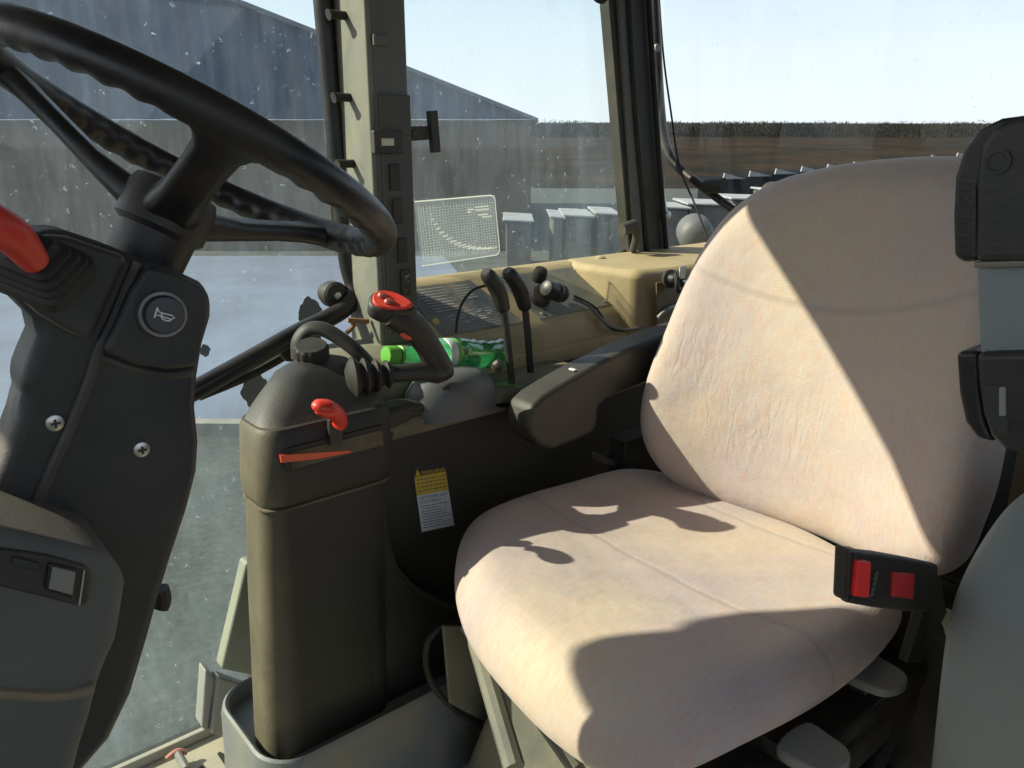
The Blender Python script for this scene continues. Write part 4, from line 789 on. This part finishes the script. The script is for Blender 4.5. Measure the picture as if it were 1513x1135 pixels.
for i in range(len(prof)-1):
    for k in range(n): F.append((i*n+k, i*n+(k+1) % n, (i+1)*n+(k+1) % n, (i+1)*n+k))
F.append(tuple(range(n))[::-1]); F.append(tuple((len(prof)-1)*n+k for k in range(n)))
mesh('seat_cushion', (V, F), M_fab, seat, sub=1)
# backrest: outline in (Y, z), front surface leaning back
bo = [(.57, -.59), (.71, -.585), (.785, -.56), (.822, -.520), (.842, -.470), (.848, -.415), (.844, -.355), (.834, -.29), (.824, -.215), (.812, -.15), (.790, -.095), (.745, -.055), (.675, -.032), (.60, -.020), (.52, -.014), (.44, -.018), (.385, -.045), (.352, -.10), (.334, -.17), (.328, -.25), (.318, -.33), (.312, -.41), (.318, -.47), (.33, -.52), (.37, -.56), (.44, -.585)]
cu = catmull([Vector((0, a, b)) for a, b in bo], 6, True); bc = Vector((0, .572, -.30))
def bfront(y, z):
    v = (y-.572)/.27; h = (z+.565)/.55
    x = 1.00+.045*h+.085*h*h-.018*math.sin(min(1, h*1.15)*math.pi)+.0
    x += .045*(1-.45*h)-.105*abs(v)**2.0*(1-.50*h)
    sm = -.145-.055*(1-(v*1.05)**2)+.012                     # seam arc across the upper back
    x += .003*mnoise.noise(Vector((y*7, z*7, 3.1)))
    return x
prof = [(.02, 0)]+[(s, 0) for s in (.08, .15, .22, .29, .36, .43, .5, .57, .63, .69, .74, .79)]+[(.84, .002), (.88, .006), (.92, .014), (.955, .027), (.98, .043), (.995, .062), (1.0, .082), (.99, .105), (.96, .12), (.9, .128), (.4, .13)]
V = []; F = []; n = len(cu)
for s, dx in prof:
    for p in cu:
        q = bc+(p-bc)*s; q.x = bfront(q.y, q.z)+dx; V.append(q.copy())
for i in range(len(prof)-1):
    for k in range(n): F.append((i*n+k, i*n+(k+1) % n, (i+1)*n+(k+1) % n, (i+1)*n+k))
F.append(tuple(range(n))[::-1]); F.append(tuple((len(prof)-1)*n+k for k in range(n)))
mesh('backrest', (V, F), M_fab2, seat, sub=1)
mesh('back_shell', slab([(1.12, .34, -.6), (1.16, .34, -.3), (1.25, .36, -.06), (1.28, .36, -.06), (1.22, .34, -.6)], (0, .46, 0)), M_blk, seat, bevel=.02)
# armrest on the far side
op = [(803, 586), (830, 569), (875, 543), (930, 516), (985, 493), (1030, 478), (1050, 520), (1010, 548), (960, 566), (925, 580), (898, 590), (885, 603), (884, 628), (876, 642), (852, 653), (830, 661), (818, 667), (800, 661), (786, 648), (780, 626), (786, 602)]
ar = mesh('armrest', slab(ats(op, Y=.865), (0, .056, 0)), M_arm, seat, bevel=.016, seg=5)
mesh('armrest_chip', box(at(846, 546, Y=.885), (.012, .006, .002), frame((0, 0, 1), (1, 0, .4))), M_white, ar, smooth=False)
mesh('armrest_pivot', lathe([(.03, -.03), (.034, 0), (.03, .03)], (1.13, .87, -.38), (0, 1, 0), 24), M_blk, seat)
mesh('recliner', merge([box((1.06, .90, -.58), (.12, .04, .16)), tube([Vector((1.0, .90, -.55)), Vector((.96, .90, -.53)), Vector((.93, .90, -.515))], .009, 10, 3)]), M_blk, seat, bevel=.006)
mesh('recliner_handle', slab(ats([(918, 668), (945, 650), (948, 655), (922, 672)], Y=.90), (0, .02, 0)), M_hndl, seat, bevel=.002)
# suspension below
mesh('seat_pan', slab([(.56, .36, -.668), (1.05, .34, -.668), (1.05, .86, -.668), (.62, .84, -.668)], (0, 0, -.03)), M_blk, seat, bevel=.005)
mesh('suspension_base', loft(rings([(-1.0, .60, 1.2, .42, .84, .03), (-.93, .60, 1.2, .42, .84, .03), (-.80, .62, 1.15, .46, .80, .03), (-.70, .62, 1.1, .44, .82, .03)])), M_susp, seat, bevel=0, angle=40)
for (a, b, r) in (((700, 930, .79), (760, 1135, .62), .014), ((745, 985, .74), (850, 1135, .60), .011), ((775, 1000, .70), (915, 1150, .50), .012)):
    mesh('slide_rail', tube([at(a[0], a[1], Y=a[2]), at(b[0], b[1], Y=b[2])], r, 10, 3), M_susp, seat)
for (a, Y) in (((703, 935), .78), ((758, 975), .72), ((750, 1002), .72), ((900, 1120), .50)):
    c = at(*a, Y=Y); mesh('slide_end', box(c, (.04, .025, .02), frame((.3, -.3, .9), (1, 0, 0))), M_hndl, seat, bevel=.004)
mesh('side_plate', slab(ats([(655, 925), (690, 925), (720, 960), (790, 1135), (735, 1135), (725, 1070), (665, 1040)], Y=.845), (0, .006, 0)), M_susp, seat, bevel=.002)
# near-side frame, dark with lever handles
mesh('lower_frame', merge([box((.92, .36, -.72), (.5, .03, .05)), box((.88, .38, -.86), (.6, .03, .05)), tube([Vector((.70, .36, -.95)), Vector((1.1, .36, -.68))], .014, 10, 2), tube([Vector((.75, .36, -.70)), Vector((1.15, .36, -.95))], .014, 10, 2)]), M_blk, seat, bevel=.004)
for i, (px, py, Z) in enumerate(((1295, 992, -.625), (1205, 1105, -.625))):
    c = at(px, py, Z=Z); X = Vector((1, 0, 0)); Yn = Vector((0, -1, 0))
    pts = catmull([c+X*a+Yn*b for a, b in ((-.028, -.03), (-.030, .010), (-.018, .028), (.006, .034), (.026, .024), (.032, 0), (.030, -.03))], 4, True)
    lb = 'upper grey adjuster handle nearest the buckle' if i == 0 else 'lower grey adjuster handle at the bottom edge'
    mesh('adjuster_handle', slab(pts, (0, 0, -.014)), M_hndl, seat, bevel=.005, label=lb)
    mesh('adjuster_stem', box(c+Vector((-.01, .05, -.018)), (.02, .10, .02)), M_blk, seat, bevel=.003)
# buckle
bk = empty('seat_belt_buckle', at(1310, 860, Y=.285), 'black seat belt buckle with red press button beside the cushion', 'buckle')
YB = .27
mesh('buckle_body', slab(ats([(1253, 813), (1300, 818), (1350, 827), (1388, 835), (1384, 905), (1340, 905), (1290, 899), (1257, 893), (1252, 880)], Y=YB), (0, .011, 0)), M_blk, bk, bevel=.004)
mesh('buckle_cap', slab(ats([(1256, 813), (1276, 815), (1272, 896), (1252, 889)], Y=YB-.004), (0, .014, 0)), M_rim, bk, bevel=.003)
rbn = mesh('release_button', slab(ats([(1269, 829), (1288, 831), (1285, 884), (1264, 882)], Y=YB-.008), (0, .01, 0)), mat('buckle red', (.85, .03, .03), .4, bump=0), bk, bevel=.0015)
mesh('red_window', slab(ats([(1322, 846), (1352, 849), (1350, 886), (1320, 882)], Y=YB-.003), (0, .006, 0)), mat('buckle dark red', (.50, .025, .03), .5, bump=0), bk, bevel=.001)
p = at(1291, 880, Y=YB-.0015)
xd_ = Vector((0, 0, 1)); text('press_word', 'PRESS', .0095, p, (.1, 0, 1), (-1, 0, .1), M_strut, bk, .0003)
mesh('buckle_strap', slab([at(1375, 850, Y=.28), at(1390, 850, Y=.28), at(1400, 905, Y=.30), at(1360, 980, Y=.32), at(1340, 980, Y=.32), at(1365, 905, Y=.30)], (0, .012, 0)), M_blk, bk, bevel=.002)
for px, py in ((1262, 822), (1257, 886)): mesh('rivet', lathe([(.0025, 0), (.0025, .001), (.001, .0015)], at(px, py, Y=YB-.004), (0, -1, 0), 12), M_ink, bk)
# belt guide on the door post
XB = .80
gd = empty('seat_belt_guide', at(1460, 660, X=XB), 'black plastic seat belt guide with grey webbing over the seat corner', 'belt guide')
oc = [(1438, 388), (1440, 320), (1440, 260), (1447, 215), (1468, 186), (1500, 172), (1560, 165), (1640, 165), (1640, 388)]
mesh('upper_cover', slab(ats(oc, X=XB), (.05, 0, 0)), M_blk, gd, bevel=.008, seg=4)
oc = [(1408, 378), (1407, 320), (1410, 262), (1422, 222), (1445, 192), (1478, 175), (1530, 168), (1530, 200), (1480, 205), (1458, 235), (1446, 280), (1446, 386), (1420, 388)]
mesh('upper_flange', slab(ats(oc, X=XB+.008), (.06, 0, 0)), M_rim, gd, bevel=.007, seg=4)
mesh('cover_hole', lathe([(.0115, 0), (.0115, .002), (.008, .0022), (.007, .0012), (.001, .001)], at(1474, 239, X=XB), (-1, 0, 0), 24), M_ink, gd)
mesh('belt_webbing', slab([at(1441, 385, X=XB+.014), at(1640, 380, X=XB+.014), at(1640, 530, X=XB+.014), at(1448, 525, X=XB+.014), at(1444, 460, X=XB+.014)], (.016, 0, 0)), M_web, gd, bevel=.004)
mesh('webbing_lip', tube([at(1441, 391, X=XB+.006), at(1560, 388, X=XB+.006)], .003, 8, 2), M_strut, gd)
oc = [(1440, 522), (1520, 520), (1640, 520), (1640, 672), (1500, 670), (1482, 664), (1462, 645), (1450, 610), (1444, 570)]
mesh('lower_cover', slab(ats(oc, X=XB), (.05, 0, 0)), M_blk, gd, bevel=.007, seg=4)
oc = [(1411, 520), (1446, 518), (1448, 575), (1454, 620), (1470, 655), (1440, 648), (1424, 625), (1415, 580)]
mesh('lower_flange', slab(ats(oc, X=XB+.008), (.06, 0, 0)), M_rim, gd, bevel=.006, seg=4)
mesh('guide_slot', slab(ats([(1456, 570), (1488, 570), (1489, 640), (1478, 642), (1464, 628), (1456, 600)], X=XB-.0005), (.002, 0, 0)), M_ink, gd, smooth=False)
mesh('slot_post', slab(ats([(1475, 572), (1486, 572), (1486, 616), (1475, 616)], X=XB-.002), (.006, 0, 0)), M_hndl, gd, bevel=.002)
# near fender cover
fd = catmull([Vector((x, 0, z)) for x, z in ((.50, -1.1), (.62, -.86), (.705, -.70))], 1)
oc = [(1345, 1190), (1350, 1135), (1357, 1060), (1364, 990), (1372, 930), (1386, 870), (1410, 815), (1440, 765), (1475, 720), (1513, 690), (1560, 665), (1640, 650), (1800, 700), (1800, 1190)]
pts = ats(oc, Y=.235)
V = []; F = []; n = len(pts); cen = sum(pts, Vector())/n
pts = catmull(pts[:-1], 5)+[pts[-1]]; n = len(pts)
rgs = []
for y, s in ((.235, .55), (.243, .80), (.238, .90), (.222, .96), (.195, .99), (.15, 1.0), (.05, 1.0), (-.05, .98)):
    rgs.append([Vector((cen.x+(p.x-cen.x)*s, y, cen.z+(p.z-cen.z)*s)) for p in pts])
mesh('fender_cover', loft(rgs[::-1]), M_fend, angle=180, tag=('rounded grey green fender cover filling the lower right corner', 'fender'))
mesh('seat_belt_floor_box', slab([(.98, .26, -1.0), (1.4, .26, -1.0), (1.4, .26, -.62), (1.02, .26, -.62)], (0, .5, 0)), M_blk, bevel=.01, tag=('black housing in shadow under the rear of the seat', 'housing'))
mesh('rear_bulkhead', slab([(1.60, 1.25, -1.0), (1.60, -.4, -1.0), (1.60, -.4, -.34), (1.60, 1.25, -.34)], (.04, 0, 0)), M_tand, bevel=.01, tag=('brown bulkhead panel below the rear window behind the seat', 'panel'))

mesh('front_bulkhead', slab([(-.62, 1.24, -1.0), (-.62, -.55, -1.0), (-.62, -.55, -.12), (-.62, 1.24, -.12)], (-.04, 0, 0)), M_dash, bevel=.01, tag=('grey front wall under the windscreen, ahead of the steering column', 'panel'))
mesh('left_side_wall', slab([(.55, -.62, -1.0), (1.8, -.62, -1.0), (1.8, -.62, .5), (1.35, -.62, .5), (.75, -.62, -.1)], (0, -.05, 0)), M_pild, bevel=.01, tag=('dark left side wall of the cab beside the photographer', 'wall'))
